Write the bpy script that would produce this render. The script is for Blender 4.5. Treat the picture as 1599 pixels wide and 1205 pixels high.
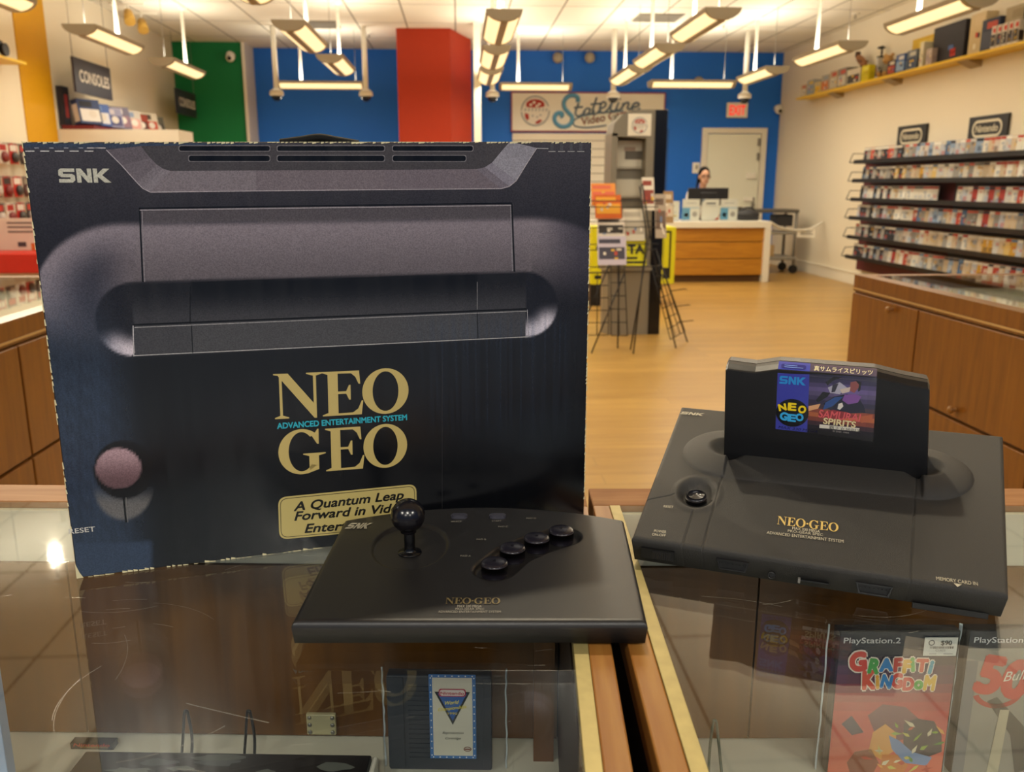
import bpy, bmesh, math, random
import numpy as np
from mathutils import Vector, Matrix, Euler

S = bpy.context.scene
C = S.collection
for o in list(bpy.data.objects):
    bpy.data.objects.remove(o)
R = random.Random(7)

# ------------------------------------------------------------------ camera
F = 1340.0                                   # focal length in pixels of the 1599 x 1205 frame
TH = math.atan(315.5 / F)                    # tilt down
HC = 1.32                                    # camera height
PHI = math.atan(0.0634 / 1.0273)             # camera heading, to the right of the room's axis
cam = bpy.data.cameras.new('camera')
cam.sensor_width = 36.0
cam.lens = F / 1599 * 36.0
cam.clip_start = 0.02
cam.dof.use_dof = True
cam.dof.focus_distance = 0.86
cam.dof.aperture_fstop = 9.5
camo = bpy.data.objects.new('camera', cam)
C.objects.link(camo)
camo.location = (0, 0, HC)
camo.rotation_euler = (math.pi / 2 - TH, 0, -PHI)
S.camera = camo

# ------------------------------------------------------------------ world, exposure
w = bpy.data.worlds.new('dusk')
S.world = w
w.use_nodes = True
w.node_tree.nodes['Background'].inputs[0].default_value = (0.20, 0.34, 0.62, 1)
w.node_tree.nodes['Background'].inputs[1].default_value = 0.32
S.view_settings.view_transform = 'Standard'
S.view_settings.look = 'None'
S.view_settings.exposure = 0.0
S.view_settings.gamma = 1.0
S.cycles.use_denoising = True
S.cycles.max_bounces = 8
S.cycles.transparent_max_bounces = 16
S.cycles.sample_clamp_indirect = 6.0
S.cycles.caustics_reflective = False
S.cycles.caustics_refractive = False

CEIL = 3.39
WARM = (1.0, 0.90, 0.72)


def area(name, loc, sx, sy, power, rot=(0, 0, 0), col=WARM):
    l = bpy.data.lights.new(name, 'AREA')
    l.shape = 'RECTANGLE'
    l.size, l.size_y = sx, sy
    l.energy = power
    l.color = col
    o = bpy.data.objects.new(name, l)
    o.location = loc
    o.rotation_euler = rot
    C.objects.link(o)
    return o


# (x, near end y, far end y) of the pendant fixtures that run along the room
FIX_Z = 2.60
FIX = [(3.93, 6.73, 7.88), (3.93, 8.86, 10.02), (3.86, 10.74, 11.8),
       (2.15, 5.25, 6.38), (2.15, 7.32, 8.45), (2.17, 9.16, 10.30), (2.2, 10.75, 12.05),
       (0.40, 5.35, 6.5), (0.40, 7.5, 8.68), (0.42, 9.35, 10.5), (0.43, 11.0, 12.1),
       (-1.46, 5.75, 6.9), (-1.44, 8.08, 9.3), (-1.38, 10.1, 11.2),
       (-3.36, 6.15, 7.3), (-3.33, 8.4, 9.55), (-3.3, 10.47, 11.65)]
XFIX = [(-2.43, -1.31, 12.75), (0.64, 1.58, 12.75), (2.68, 3.78, 12.3)]
P_DOWN, P_UP = 12.5, 11.5
for x, y0, y1 in FIX:
    ym = (y0 + y1) / 2
    area('fixture_downlight', (x, ym, FIX_Z - 0.02), 0.24, y1 - y0, P_DOWN)
    area('fixture_uplight', (x, ym, FIX_Z + 0.13), 0.2, y1 - y0, P_UP, (math.pi, 0, 0), (1.0, 0.92, 0.77))
for x0, x1, y in XFIX:
    area('fixture_downlight', ((x0 + x1) / 2, y, FIX_Z - 0.02), x1 - x0, 0.24, P_DOWN)
    area('fixture_uplight', ((x0 + x1) / 2, y, FIX_Z + 0.13), x1 - x0, 0.2, P_UP, (math.pi, 0, 0), (1.0, 0.92, 0.77))
# the rows go on above the counter
for x in (3.9, 2.15, 0.4, -1.45):
    for ym in (4.5,):
        area('fixture_downlight', (x, ym, FIX_Z - 0.02), 0.24, 1.15, P_DOWN)
        area('fixture_uplight', (x, ym, FIX_Z + 0.13), 0.2, 1.15, P_UP, (math.pi, 0, 0), (1.0, 0.92, 0.77))
# ceiling lamps of the hall outside the shop, behind the camera
for x, y in ((-2.4, -1.9), (0.0, -2.3), (2.4, -1.9), (-1.2, -4.6), (1.8, -4.6)):
    area('hall_light', (x, y, 3.3), 0.6, 0.6, 72.0, col=(1.0, 0.93, 0.80))
# ceiling spot, front left: its reflection is the glint in the glass by the carton
SPOT = Vector((-2.95, 5.97, 3.20))
sp = bpy.data.lights.new('spot_lamp', 'SPOT')
sp.energy = 650
sp.color = (1.0, 0.86, 0.62)
sp.spot_size = math.radians(50)
sp.spot_blend = 0.6
sp.shadow_soft_size = 0.035
spo = bpy.data.objects.new('spot_lamp', sp)
spo.location = SPOT
spo.rotation_euler = (Vector((0.1, 0.9, 0.95)) - SPOT).to_track_quat('-Z', 'Y').to_euler()
C.objects.link(spo)

# second ceiling spot, almost above the counter: throws the short shadows of cartridge and lever
sp2 = sp.copy()
sp2.energy = 140
sp2.spot_size = math.radians(70)
spo2 = bpy.data.objects.new('spot_lamp', sp2)
spo2.location = (0.20, 1.98, 3.25)
spo2.rotation_euler = (Vector((0.15, 0.85, 0.95)) - spo2.location).to_track_quat('-Z', 'Y').to_euler()
C.objects.link(spo2)


# ------------------------------------------------------------------ helpers: rays of the photograph, used to measure real positions
def ray(px, py):
    u = (px - 799.5) / F
    v = (py - 602.5) / F
    c, s = math.cos(TH), math.sin(TH)
    x, y, z = u, c - v * s, -(s + v * c)
    return Vector((x * math.cos(PHI) + y * math.sin(PHI), -x * math.sin(PHI) + y * math.cos(PHI), z))


EYE = Vector((0, 0, HC))


def on(px, py, ax, val):
    d = ray(px, py)
    t = (val - EYE[ax]) / d[ax]
    return EYE + d * t


def loc_on(M, px, py, ax, val):
    """where the line of sight meets the plane coordinate[ax] = val of the frame M, in that frame"""
    Mi = M.inverted()
    o = Mi @ EYE
    d = Mi.to_3x3() @ ray(px, py)
    return o + d * ((val - o[ax]) / d[ax])


def W(x, y, z):
    """counter frame (camera heading) to room frame"""
    return Vector((x * math.cos(PHI) + y * math.sin(PHI), -x * math.sin(PHI) + y * math.cos(PHI), z))


def frame(p, rz=0.0, rx=0.0):
    return Matrix.Translation(p) @ Matrix.Rotation(rz, 4, 'Z') @ Matrix.Rotation(rx, 4, 'X')


def lin(h):
    if isinstance(h, str):
        h = h.lstrip('#')
        h = tuple(int(h[i:i + 2], 16) / 255 for i in (0, 2, 4))
    return tuple(c / 12.92 if c <= 0.04045 else ((c + 0.055) / 1.055) ** 2.4 for c in h[:3])


# ------------------------------------------------------------------ materials
MATS = {}


def M(name, col='808080', rough=0.5, metal=0.0, spec=0.5, bump=0.0, bscale=200.0, var=0.0, emit=0.0, coat=0.0):
    if name in MATS:
        return MATS[name]
    m = bpy.data.materials.new(name)
    m.use_nodes = True
    nt = m.node_tree
    b = nt.nodes['Principled BSDF']
    c = lin(col)
    b.inputs['Base Color'].default_value = (*c, 1)
    b.inputs['Roughness'].default_value = rough
    b.inputs['Metallic'].default_value = metal
    b.inputs['Specular IOR Level'].default_value = spec
    b.inputs['Coat Weight'].default_value = coat
    if emit:
        b.inputs['Emission Color'].default_value = (*c, 1)
        b.inputs['Emission Strength'].default_value = emit
    tc = nt.nodes.new('ShaderNodeTexCoord')
    if bump or var:
        n = nt.nodes.new('ShaderNodeTexNoise')
        n.inputs['Scale'].default_value = bscale
        n.inputs['Detail'].default_value = 3
        nt.links.new(tc.outputs['Object'], n.inputs['Vector'])
        if bump:
            bp = nt.nodes.new('ShaderNodeBump')
            bp.inputs['Strength'].default_value = bump
            bp.inputs['Distance'].default_value = 0.002
            nt.links.new(n.outputs[0], bp.inputs['Height'])
            nt.links.new(bp.outputs[0], b.inputs['Normal'])
        if var:
            n2 = nt.nodes.new('ShaderNodeTexNoise')
            n2.inputs['Scale'].default_value = bscale * 0.15
            nt.links.new(tc.outputs['Object'], n2.inputs['Vector'])
            r = nt.nodes.new('ShaderNodeMapRange')
            r.inputs['To Min'].default_value = 1 - var
            r.inputs['To Max'].default_value = 1 + var
            nt.links.new(n2.outputs[0], r.inputs[0])
            mx = nt.nodes.new('ShaderNodeMix')
            mx.data_type = 'RGBA'
            mx.blend_type = 'MULTIPLY'
            mx.inputs[0].default_value = 1
            mx.inputs[6].default_value = (*c, 1)
            nt.links.new(r.outputs[0], mx.inputs[7])
            nt.links.new(mx.outputs[2], b.inputs['Base Color'])
    MATS[name] = m
    return m


def wood(name, c1, c2, scale=(1, 1, 1), rough=0.35, planks=None, grain=6.0, coat=0.0, lines=0.35):
    """grain runs along the axis that has the smallest scale"""
    if name in MATS:
        return MATS[name]
    m = bpy.data.materials.new(name)
    m.use_nodes = True
    nt = m.node_tree
    b = nt.nodes['Principled BSDF']
    b.inputs['Roughness'].default_value = rough
    b.inputs['Coat Weight'].default_value = coat
    tc = nt.nodes.new('ShaderNodeTexCoord')
    mp = nt.nodes.new('ShaderNodeMapping')
    mp.inputs['Scale'].default_value = scale
    nt.links.new(tc.outputs['Object'], mp.inputs[0])
    n = nt.nodes.new('ShaderNodeTexNoise')
    n.inputs['Scale'].default_value = grain
    n.inputs['Detail'].default_value = 5
    n.inputs['Distortion'].default_value = 0.6
    nt.links.new(mp.outputs[0], n.inputs['Vector'])
    cr = nt.nodes.new('ShaderNodeValToRGB')
    cr.color_ramp.elements[0].position = 0.3
    cr.color_ramp.elements[1].position = 0.7
    cr.color_ramp.elements[0].color = (*lin(c1), 1)
    cr.color_ramp.elements[1].color = (*lin(c2), 1)
    nt.links.new(n.outputs[0], cr.inputs[0])
    out = cr.outputs[0]
    if planks:
        bk = nt.nodes.new('ShaderNodeTexBrick')
        bk.inputs['Scale'].default_value = 1
        bk.inputs['Brick Width'].default_value = planks[0]
        bk.inputs['Row Height'].default_value = planks[1]
        bk.inputs['Mortar Size'].default_value = 0.0025
        bk.inputs['Color1'].default_value = (1, 1, 1, 1)
        bk.inputs['Color2'].default_value = (0.82, 0.80, 0.76, 1)
        bk.inputs['Mortar'].default_value = (lines, lines, lines, 1)
        nt.links.new(tc.outputs['Object'], bk.inputs['Vector'])
        mx = nt.nodes.new('ShaderNodeMix')
        mx.data_type = 'RGBA'
        mx.blend_type = 'MULTIPLY'
        mx.inputs[0].default_value = 1
        nt.links.new(out, mx.inputs[6])
        nt.links.new(bk.outputs[0], mx.inputs[7])
        out = mx.outputs[2]
    nt.links.new(out, b.inputs['Base Color'])
    MATS[name] = m
    return m


def print_mat(name, rough=0.45, spec=0.5, coat=0.0, noise=0.0, streak=0.0):
    """printed surface: colour from the mesh's print colours"""
    if name in MATS:
        return MATS[name]
    m = bpy.data.materials.new(name)
    m.use_nodes = True
    nt = m.node_tree
    b = nt.nodes['Principled BSDF']
    b.inputs['Roughness'].default_value = rough
    b.inputs['Specular IOR Level'].default_value = spec
    b.inputs['Coat Weight'].default_value = coat
    a = nt.nodes.new('ShaderNodeAttribute')
    a.attribute_name = 'Col'
    out = a.outputs['Color']
    tc = nt.nodes.new('ShaderNodeTexCoord')
    if noise:
        n = nt.nodes.new('ShaderNodeTexNoise')
        n.inputs['Scale'].default_value = 900
        n.inputs['Detail'].default_value = 2
        nt.links.new(tc.outputs['Object'], n.inputs['Vector'])
        r = nt.nodes.new('ShaderNodeMapRange')
        r.inputs['From Min'].default_value = 0.3
        r.inputs['From Max'].default_value = 0.7
        r.inputs['To Min'].default_value = 1 - noise
        r.inputs['To Max'].default_value = 1 + noise
        nt.links.new(n.outputs[0], r.inputs[0])
        mx = nt.nodes.new('ShaderNodeMix')
        mx.data_type = 'RGBA'
        mx.blend_type = 'MULTIPLY'
        mx.inputs[0].default_value = 1
        nt.links.new(out, mx.inputs[6])
        nt.links.new(r.outputs[0], mx.inputs[7])
        out = mx.outputs[2]
    if streak:
        mp = nt.nodes.new('ShaderNodeMapping')
        mp.inputs['Scale'].default_value = (60, 60, 3)
        nt.links.new(tc.outputs['Object'], mp.inputs[0])
        n = nt.nodes.new('ShaderNodeTexNoise')
        n.inputs['Scale'].default_value = 1.5
        n.inputs['Detail'].default_value = 6
        nt.links.new(mp.outputs[0], n.inputs['Vector'])
        r = nt.nodes.new('ShaderNodeMapRange')
        r.inputs['From Min'].default_value = 0.35
        r.inputs['From Max'].default_value = 0.75
        r.inputs['To Min'].default_value = rough * 0.7
        r.inputs['To Max'].default_value = rough * 0.7 + streak
        nt.links.new(n.outputs[0], r.inputs[0])
        nt.links.new(r.outputs[0], b.inputs['Roughness'])
    nt.links.new(out, b.inputs['Base Color'])
    MATS[name] = m
    return m


def glass_mat(name, tint=(1, 1, 1), ior=1.5, rough=0.0, scratch=0.0):
    """pane: each face lets light straight through and mirrors its Fresnel share"""
    if name in MATS:
        return MATS[name]
    m = bpy.data.materials.new(name)
    m.use_nodes = True
    nt = m.node_tree
    nt.nodes.remove(nt.nodes['Principled BSDF'])
    out = nt.nodes['Material Output']
    t = nt.nodes.new('ShaderNodeBsdfTransparent')
    t.inputs[0].default_value = (*tint, 1)
    g = nt.nodes.new('ShaderNodeBsdfGlossy')
    g.inputs['Roughness'].default_value = rough
    f = nt.nodes.new('ShaderNodeFresnel')
    f.inputs[0].default_value = ior
    # same share from either side of a face
    geo = nt.nodes.new('ShaderNodeNewGeometry')
    mr = nt.nodes.new('ShaderNodeMapRange')
    mr.inputs['To Min'].default_value = ior
    mr.inputs['To Max'].default_value = 1.0 / (1.0 / ior)
    nt.links.new(geo.outputs['Backfacing'], mr.inputs[0])
    # Fresnel node inverts the index on back faces, so feed it the inverse there
    inv = nt.nodes.new('ShaderNodeMapRange')
    inv.inputs['To Min'].default_value = ior
    inv.inputs['To Max'].default_value = 1.0 / ior
    nt.links.new(geo.outputs['Backfacing'], inv.inputs[0])
    nt.links.new(inv.outputs[0], f.inputs[0])
    if scratch:
        tc = nt.nodes.new('ShaderNodeTexCoord')
        n = nt.nodes.new('ShaderNodeTexNoise')
        n.inputs['Scale'].default_value = 260
        n.inputs['Detail'].default_value = 4
        mp = nt.nodes.new('ShaderNodeMapping')
        mp.inputs['Scale'].default_value = (0.12, 1, 1)
        mp.inputs['Rotation'].default_value = (0, 0, 0.25)
        nt.links.new(tc.outputs['Object'], mp.inputs[0])
        nt.links.new(mp.outputs[0], n.inputs['Vector'])
        r = nt.nodes.new('ShaderNodeMapRange')
        r.inputs['From Min'].default_value = 0.62
        r.inputs['From Max'].default_value = 0.78
        r.inputs['To Min'].default_value = 0.015
        r.inputs['To Max'].default_value = scratch
        nt.links.new(n.outputs[0], r.inputs[0])
        nt.links.new(r.outputs[0], g.inputs['Roughness'])
    mix = nt.nodes.new('ShaderNodeMixShader')
    nt.links.new(f.outputs[0], mix.inputs[0])
    nt.links.new(t.outputs[0], mix.inputs[1])
    nt.links.new(g.outputs[0], mix.inputs[2])
    nt.links.new(mix.outputs[0], out.inputs[0])
    MATS[name] = m
    return m


PRINT = print_mat('printed_paper', 0.4)
PRINT_BG = print_mat('printed_card', 0.5, 0.3)
GLASS = glass_mat('counter_glass', (0.97, 0.985, 0.96), 1.5, 0.0, 0.05)
FILM = glass_mat('clear_film', (0.985, 0.99, 1.0), 1.4, 0.05)
ACRYL = glass_mat('clear_acrylic', (0.97, 0.98, 0.98), 1.45, 0.02)
WALLW = M('cream_wall_paint', 'E4DAC4', 0.75, spec=0.25, bump=0.05, bscale=60)
BLUE = M('blue_wall_paint', '2270DA', 0.6, spec=0.3, bump=0.04, bscale=60)
GREEN = M('green_wall_paint', '0C7A44', 0.6, spec=0.3)
YELLOW = M('yellow_wall_paint', 'CC9600', 0.6, spec=0.3)
RED = M('red_wall_paint', 'AC3006', 0.55, spec=0.35)
YSHELF = M('yellow_shelf_paint', 'E8C01A', 0.45)
WHITE = M('white_paint', 'E6E0D0', 0.5)
BRIGHT = M('white_enamel', 'F0ECE0', 0.35)
BLACK = M('black_plastic', '0C0C0D', 0.42, bump=0.25, bscale=2600)
BLACKG = M('glossy_black_plastic', '0A0A0C', 0.18)
BLKMETAL = M('black_wire', '141312', 0.4, metal=0.3)
GREYMETAL = M('grey_metal', '8C8A84', 0.4, metal=0.6)
HOUSING = M('grey_fixture_housing', 'A89F8C', 0.45)
LENS = M('lit_lens', 'FFE6AE', 0.4, emit=1.15)
GOLDTRIM = M('brass_trim', 'AE9E66', 0.42, metal=0.35, var=0.18, bscale=500)
CASEWOOD = wood('case_wood', '744612', '8C5818', (14, 14, 1.2), 0.32, grain=3)
CASEWOODX = wood('case_rim_wood', '8A5E3A', 'A0744C', (1.2, 14, 14), 0.62, grain=5)
CASEWOODX.node_tree.nodes['Principled BSDF'].inputs['Specular IOR Level'].default_value = 0.12
CASEWOODY = wood('case_end_wood', '8C5824', 'A27236', (16, 1.0, 16), 0.3, grain=5)
DOORWOOD = wood('dark_door_wood', '563612', '6E471A', (12, 12, 1.0), 0.35, grain=3)
COUNTERWOOD = wood('sales_counter_wood', 'A8701E', 'C08628', (1, 10, 10), 0.4, grain=3)
FLOORM = wood('floor_planks', 'AC8440', 'BA944E', (1.0, 9, 1), 0.33, planks=(1.3, 0.13), grain=3, lines=0.72)
INK = M('gold_ink', 'BCA05C', 0.35, spec=0.5)


# ------------------------------------------------------------------ mesh building
class B:
    def __init__(s):
        s.v, s.f, s.m, s.c, s.sm = [], [], [], [], []

    def add(s, vs, fs, m=0, col=(1, 1, 1), smooth=False):
        o = len(s.v)
        s.v += [tuple(p) for p in vs]
        for f in fs:
            s.f.append([i + o for i in f])
            s.m.append(m)
            s.c.append(col)
            s.sm.append(smooth)
        return s

    def box(s, a, b, bev=0.0, seg=2, m=0, col=(1, 1, 1), rot=None):
        x0, x1 = sorted((a[0], b[0]))
        y0, y1 = sorted((a[1], b[1]))
        z0, z1 = sorted((a[2], b[2]))
        vs = [(x0, y0, z0), (x1, y0, z0), (x1, y1, z0), (x0, y1, z0), (x0, y0, z1), (x1, y0, z1), (x1, y1, z1), (x0, y1, z1)]
        fs = [(3, 2, 1, 0), (4, 5, 6, 7), (0, 1, 5, 4), (1, 2, 6, 5), (2, 3, 7, 6), (3, 0, 4, 7)]
        if bev:
            bm = bmesh.new()
            bv = [bm.verts.new(p) for p in vs]
            for f in fs:
                bm.faces.new([bv[i] for i in f])
            bmesh.ops.bevel(bm, geom=list(bm.edges), offset=bev, segments=seg, affect='EDGES', profile=0.5)
            bm.verts.index_update()
            vs = [tuple(v.co) for v in bm.verts]
            fs = [[v.index for v in f.verts] for f in bm.faces]
            bm.free()
        if rot is not None:
            vs = [rot @ Vector(p) for p in vs]
        return s.add(vs, fs, m, col)

    def cyl(s, p0, p1, r0, r1=None, n=16, m=0, col=(1, 1, 1), caps=True):
        p0, p1 = Vector(p0), Vector(p1)
        r1 = r0 if r1 is None else r1
        d = (p1 - p0).normalized()
        a = d.orthogonal().normalized()
        b = d.cross(a)
        vs = []
        for p, r in ((p0, r0), (p1, r1)):
            for k in range(n):
                t = 2 * math.pi * k / n
                vs.append(p + (a * math.cos(t) + b * math.sin(t)) * r)
        s.add(vs, [(k, (k + 1) % n, n + (k + 1) % n, n + k) for k in range(n)], m, col, True)
        if caps:
            o = len(s.v) - 2 * n
            for f in ([o + k for k in range(n)][::-1], [o + n + k for k in range(n)]):
                s.f.append(f)
                s.m.append(m)
                s.c.append(col)
                s.sm.append(False)
        return s

    def sph(s, c, r, nu=20, nv=12, m=0, col=(1, 1, 1), rot=None):
        r = (r, r, r) if not hasattr(r, '__len__') else r
        vs, fs = [], []
        for j in range(nv + 1):
            t = math.pi * j / nv
            for i in range(nu):
                u = 2 * math.pi * i / nu
                p = Vector((r[0] * math.sin(t) * math.cos(u), r[1] * math.sin(t) * math.sin(u), r[2] * math.cos(t)))
                if rot is not None:
                    p = rot @ p
                vs.append(p + Vector(c))
        for j in range(nv):
            for i in range(nu):
                a, b_ = j * nu + i, j * nu + (i + 1) % nu
                fs.append((a, a + nu, b_ + nu, b_))
        return s.add(vs, fs, m, col, True)

    def lathe(s, prof, c=(0, 0, 0), n=32, m=0, col=(1, 1, 1), rot=None):
        vs, fs = [], []
        for r, z in prof:
            for k in range(n):
                t = 2 * math.pi * k / n
                p = Vector((r * math.cos(t), r * math.sin(t), z))
                if rot is not None:
                    p = rot @ p
                vs.append(p + Vector(c))
        for j in range(len(prof) - 1):
            for k in range(n):
                a, b_ = j * n + k, j * n + (k + 1) % n
                fs.append((a, b_, b_ + n, a + n))
        return s.add(vs, fs, m, col, True)

    def tube(s, path, r, n=8, m=0, col=(1, 1, 1)):
        pts = [Vector(p) for p in path]
        rings = []
        prev = None
        for i, p in enumerate(pts):
            d = (pts[min(i + 1, len(pts) - 1)] - pts[max(i - 1, 0)]).normalized()
            if prev is None:
                a = d.orthogonal().normalized()
            else:
                a = (prev - d * prev.dot(d))
                a = a.normalized() if a.length > 1e-6 else d.orthogonal().normalized()
            prev = a
            b_ = d.cross(a)
            rr = r[i] if hasattr(r, '__len__') else r
            rings.append([p + (a * math.cos(2 * math.pi * k / n) + b_ * math.sin(2 * math.pi * k / n)) * rr for k in range(n)])
        vs = [q for g in rings for q in g]
        fs = []
        for j in range(len(rings) - 1):
            for k in range(n):
                a_, b2 = j * n + k, j * n + (k + 1) % n
                fs.append((a_, b2, b2 + n, a_ + n))
        fs.append(list(range(n))[::-1])
        fs.append([(len(rings) - 1) * n + k for k in range(n)])
        return s.add(vs, fs, m, col, True)

    def prism(s, poly, fn, c0, c1, m=0, col=(1, 1, 1)):
        """polygon (a, b) swept from c0 to c1; fn(a, b, c) gives the point"""
        n = len(poly)
        vs = [fn(a, b_, c0) for a, b_ in poly] + [fn(a, b_, c1) for a, b_ in poly]
        fs = [list(range(n))[::-1], [n + i for i in range(n)]]
        fs += [(i, (i + 1) % n, n + (i + 1) % n, n + i) for i in range(n)]
        return s.add(vs, fs, m, col)

    def poly(s, pts, m=0, col=(1, 1, 1)):
        return s.add(pts, [list(range(len(pts)))], m, col)

    def obj(s, name, mats, parent=None, loc=(0, 0, 0), rot=(0, 0, 0), matrix=None):
        me = bpy.data.meshes.new(name)
        me.from_pydata(s.v, [], s.f)
        mats = mats if isinstance(mats, (list, tuple)) else [mats]
        for x in mats:
            me.materials.append(x)
        me.polygons.foreach_set('material_index', s.m)
        me.polygons.foreach_set('use_smooth', s.sm)
        if any(x.name.startswith('printed') for x in mats):
            ca = me.color_attributes.new('Col', 'FLOAT_COLOR', 'CORNER')
            buf = []
            for f, c in zip(s.f, s.c):
                buf += [c[0], c[1], c[2], 1.0] * len(f)
            ca.data.foreach_set('color', buf)
        # outward normals on closed pieces
        bm = bmesh.new()
        bm.from_mesh(me)
        closed = [f for f in bm.faces if all(len(e.link_faces) == 2 for e in f.edges)]
        if closed:
            bmesh.ops.recalc_face_normals(bm, faces=closed)
        bm.to_mesh(me)
        bm.free()
        me.update()
        o = bpy.data.objects.new(name, me)
        C.objects.link(o)
        if parent is not None:
            o.parent = parent
        if matrix is not None:
            o.matrix_local = matrix
        else:
            o.location = loc
            o.rotation_euler = rot
        return o


def thing(name, label, cat, loc=(0, 0, 0), rz=0.0, group=None):
    o = bpy.data.objects.new(name, None)
    o.empty_display_size = 0.05
    C.objects.link(o)
    o.location = loc
    o.rotation_euler = (0, 0, rz)
    return tag(o, label, cat, group)


def tag(o, label, cat, group=None, kind=None):
    o['label'] = label
    o['category'] = cat
    if group:
        o['group'] = group
    if kind:
        o['kind'] = kind
    return o


def struct(o, label=None):
    o['kind'] = 'structure'
    if label:
        o['label'] = label
    return o


def pbox(name, a, b, mat, parent=None, bev=0.0, seg=2, rot=None):
    return B().box(a, b, bev, seg, rot=rot).obj(name, mat, parent)


def dup(root, loc=None, rz=None, label=None, group=None):
    r = root.copy()
    C.objects.link(r)
    if loc is not None:
        r.location = loc
    if rz is not None:
        r.rotation_euler = (0, 0, rz)
    if label:
        r['label'] = label
    if group:
        r['group'] = group
    for ch in list(root.children):
        c = ch.copy()
        C.objects.link(c)
        c.parent = r
        for g in list(ch.children):
            d = g.copy()
            C.objects.link(d)
            d.parent = c
    return r


class Plane:
    """flat print plane: origin, right, up"""

    def __init__(s, o, a, b, off=0.0003):
        s.o, s.a, s.b = Vector(o), Vector(a).normalized(), Vector(b).normalized()
        s.n = s.a.cross(s.b)
        s.off = off

    def __call__(s, x, y, k=1.0):
        return s.o + s.a * x + s.b * y + s.n * (s.off * k)


# --- lettering -----------------------------------------------------
TXT = {}


def text_mesh(t, bold=0.0, shear=0.0, spacing=1.0):
    key = (t, bold, shear, spacing)
    if key in TXT:
        return TXT[key]
    c = bpy.data.curves.new('lettering', 'FONT')
    c.body = t
    c.offset = bold
    c.shear = shear
    c.space_character = spacing
    c.resolution_u = 4
    o = bpy.data.objects.new('lettering', c)
    C.objects.link(o)
    bpy.context.view_layer.update()
    dg = bpy.context.evaluated_depsgraph_get()
    me = bpy.data.meshes.new_from_object(o.evaluated_get(dg))
    vs = [(v.co.x, v.co.y) for v in me.vertices]
    fs = [list(p.vertices) for p in me.polygons]
    bpy.data.objects.remove(o)
    bpy.data.curves.remove(c)
    bpy.data.meshes.remove(me)
    TXT[key] = (vs, fs)
    return TXT[key]


def put_text(b, pl, t, x, y, h=None, w=None, align='C', bold=0.012, shear=0.0, spacing=1.0, m=0, col=(1, 1, 1), k=2.0, ang=0.0):
    """cap height h; width w stretches; (x, y) is the baseline point at the alignment"""
    vs, fs = text_mesh(t, 0.0, shear, spacing)
    if not vs:
        return
    x0, x1 = min(p[0] for p in vs), max(p[0] for p in vs)
    sy = (h / 0.7) if h else w / (x1 - x0)
    sx = (w / (x1 - x0)) if w else sy
    ax = {'C': (x0 + x1) / 2, 'L': x0, 'R': x1}[align]
    ca, sa = math.cos(ang), math.sin(ang)
    # heavier strokes: the same letters laid again a hair's breadth around
    steps = [(0.0, 0.0)]
    if bold > 0.004:
        nn = 4 if bold < 0.03 else 8
        steps += [(bold * math.cos(2 * math.pi * i / nn + .4), bold * math.sin(2 * math.pi * i / nn + .4)) for i in range(nn)]
    for si, (dx, dy) in enumerate(steps):
        pts = []
        for p in vs:
            a, c = (p[0] + dx - ax) * sx, (p[1] + dy) * sy
            pts.append(pl(x + a * ca - c * sa, y + a * sa + c * ca, k + si * 0.1))
        b.add(pts, fs, m, col)


def ring(cx, cy, rx0, ry0, rx1, ry1, a0=0.0, a1=360.0, n=40):
    out = []
    for i in range(n):
        t0, t1 = math.radians(a0 + (a1 - a0) * i / n), math.radians(a0 + (a1 - a0) * (i + 1) / n)
        out.append([(cx + rx1 * math.cos(t0), cy + ry1 * math.sin(t0)), (cx + rx1 * math.cos(t1), cy + ry1 * math.sin(t1)),
                    (cx + rx0 * math.cos(t1), cy + ry0 * math.sin(t1)), (cx + rx0 * math.cos(t0), cy + ry0 * math.sin(t0))])
    return out


SERIF = {
    'N': (1.0, [[(.0, 1), (.27, 1), (.16, .9), (.1, .955), (0, .975)], [(.06, 1), (.29, 1), (.86, .24), (.86, -.02), (.81, -.02), (.14, .88)],
                [(.11, 0), (.165, 0), (.165, .95), (.11, .95)], [(0, 0), (.29, 0), (.29, .025), (.165, .07), (.11, .07), (0, .025)],
                [(.80, .0), (.86, 0), (.86, .95), (.80, .95)], [(.66, 1), (1, 1), (1, .975), (.86, .93), (.80, .93), (.66, .975)]]),
    'E': (.86, [[(.12, 0), (.33, 0), (.33, 1), (.12, 1)], [(0, 0), (.2, 0), (.2, .07), (.12, .07), (0, .025)],
                [(0, 1), (.2, 1), (.2, .93), (.12, .93), (0, .975)],
                [(.3, 1), (.78, 1), (.80, .70), (.765, .70), (.70, .86), (.61, .945), (.3, .95)],
                [(.3, .49), (.5, .49), (.5, .545), (.3, .545)], [(.5, .49), (.56, .35), (.595, .35), (.595, .685), (.56, .685), (.5, .545)],
                [(.3, 0), (.82, 0), (.86, .32), (.825, .32), (.75, .14), (.64, .055), (.3, .05)]]),
    'O': (1.0, ring(.5, .5, .28, .455, .5, .525)),
    'G': (1.04, ring(.5, .5, .28, .455, .5, .525, 48, 318) + [
        [(.66, .03), (.87, .07), (.87, .42), (.66, .42)], [(.53, .455), (1.02, .455), (1.02, .43), (.87, .39), (.66, .39), (.53, .43)],
        [(.84, .66), (.875, .66), (.88, 1.01), (.85, 1.01), (.80, .93), (.70, .9)],
        [(.6, -.02), (.87, .07), (.87, .2), (.66, .05)]]),
}


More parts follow.
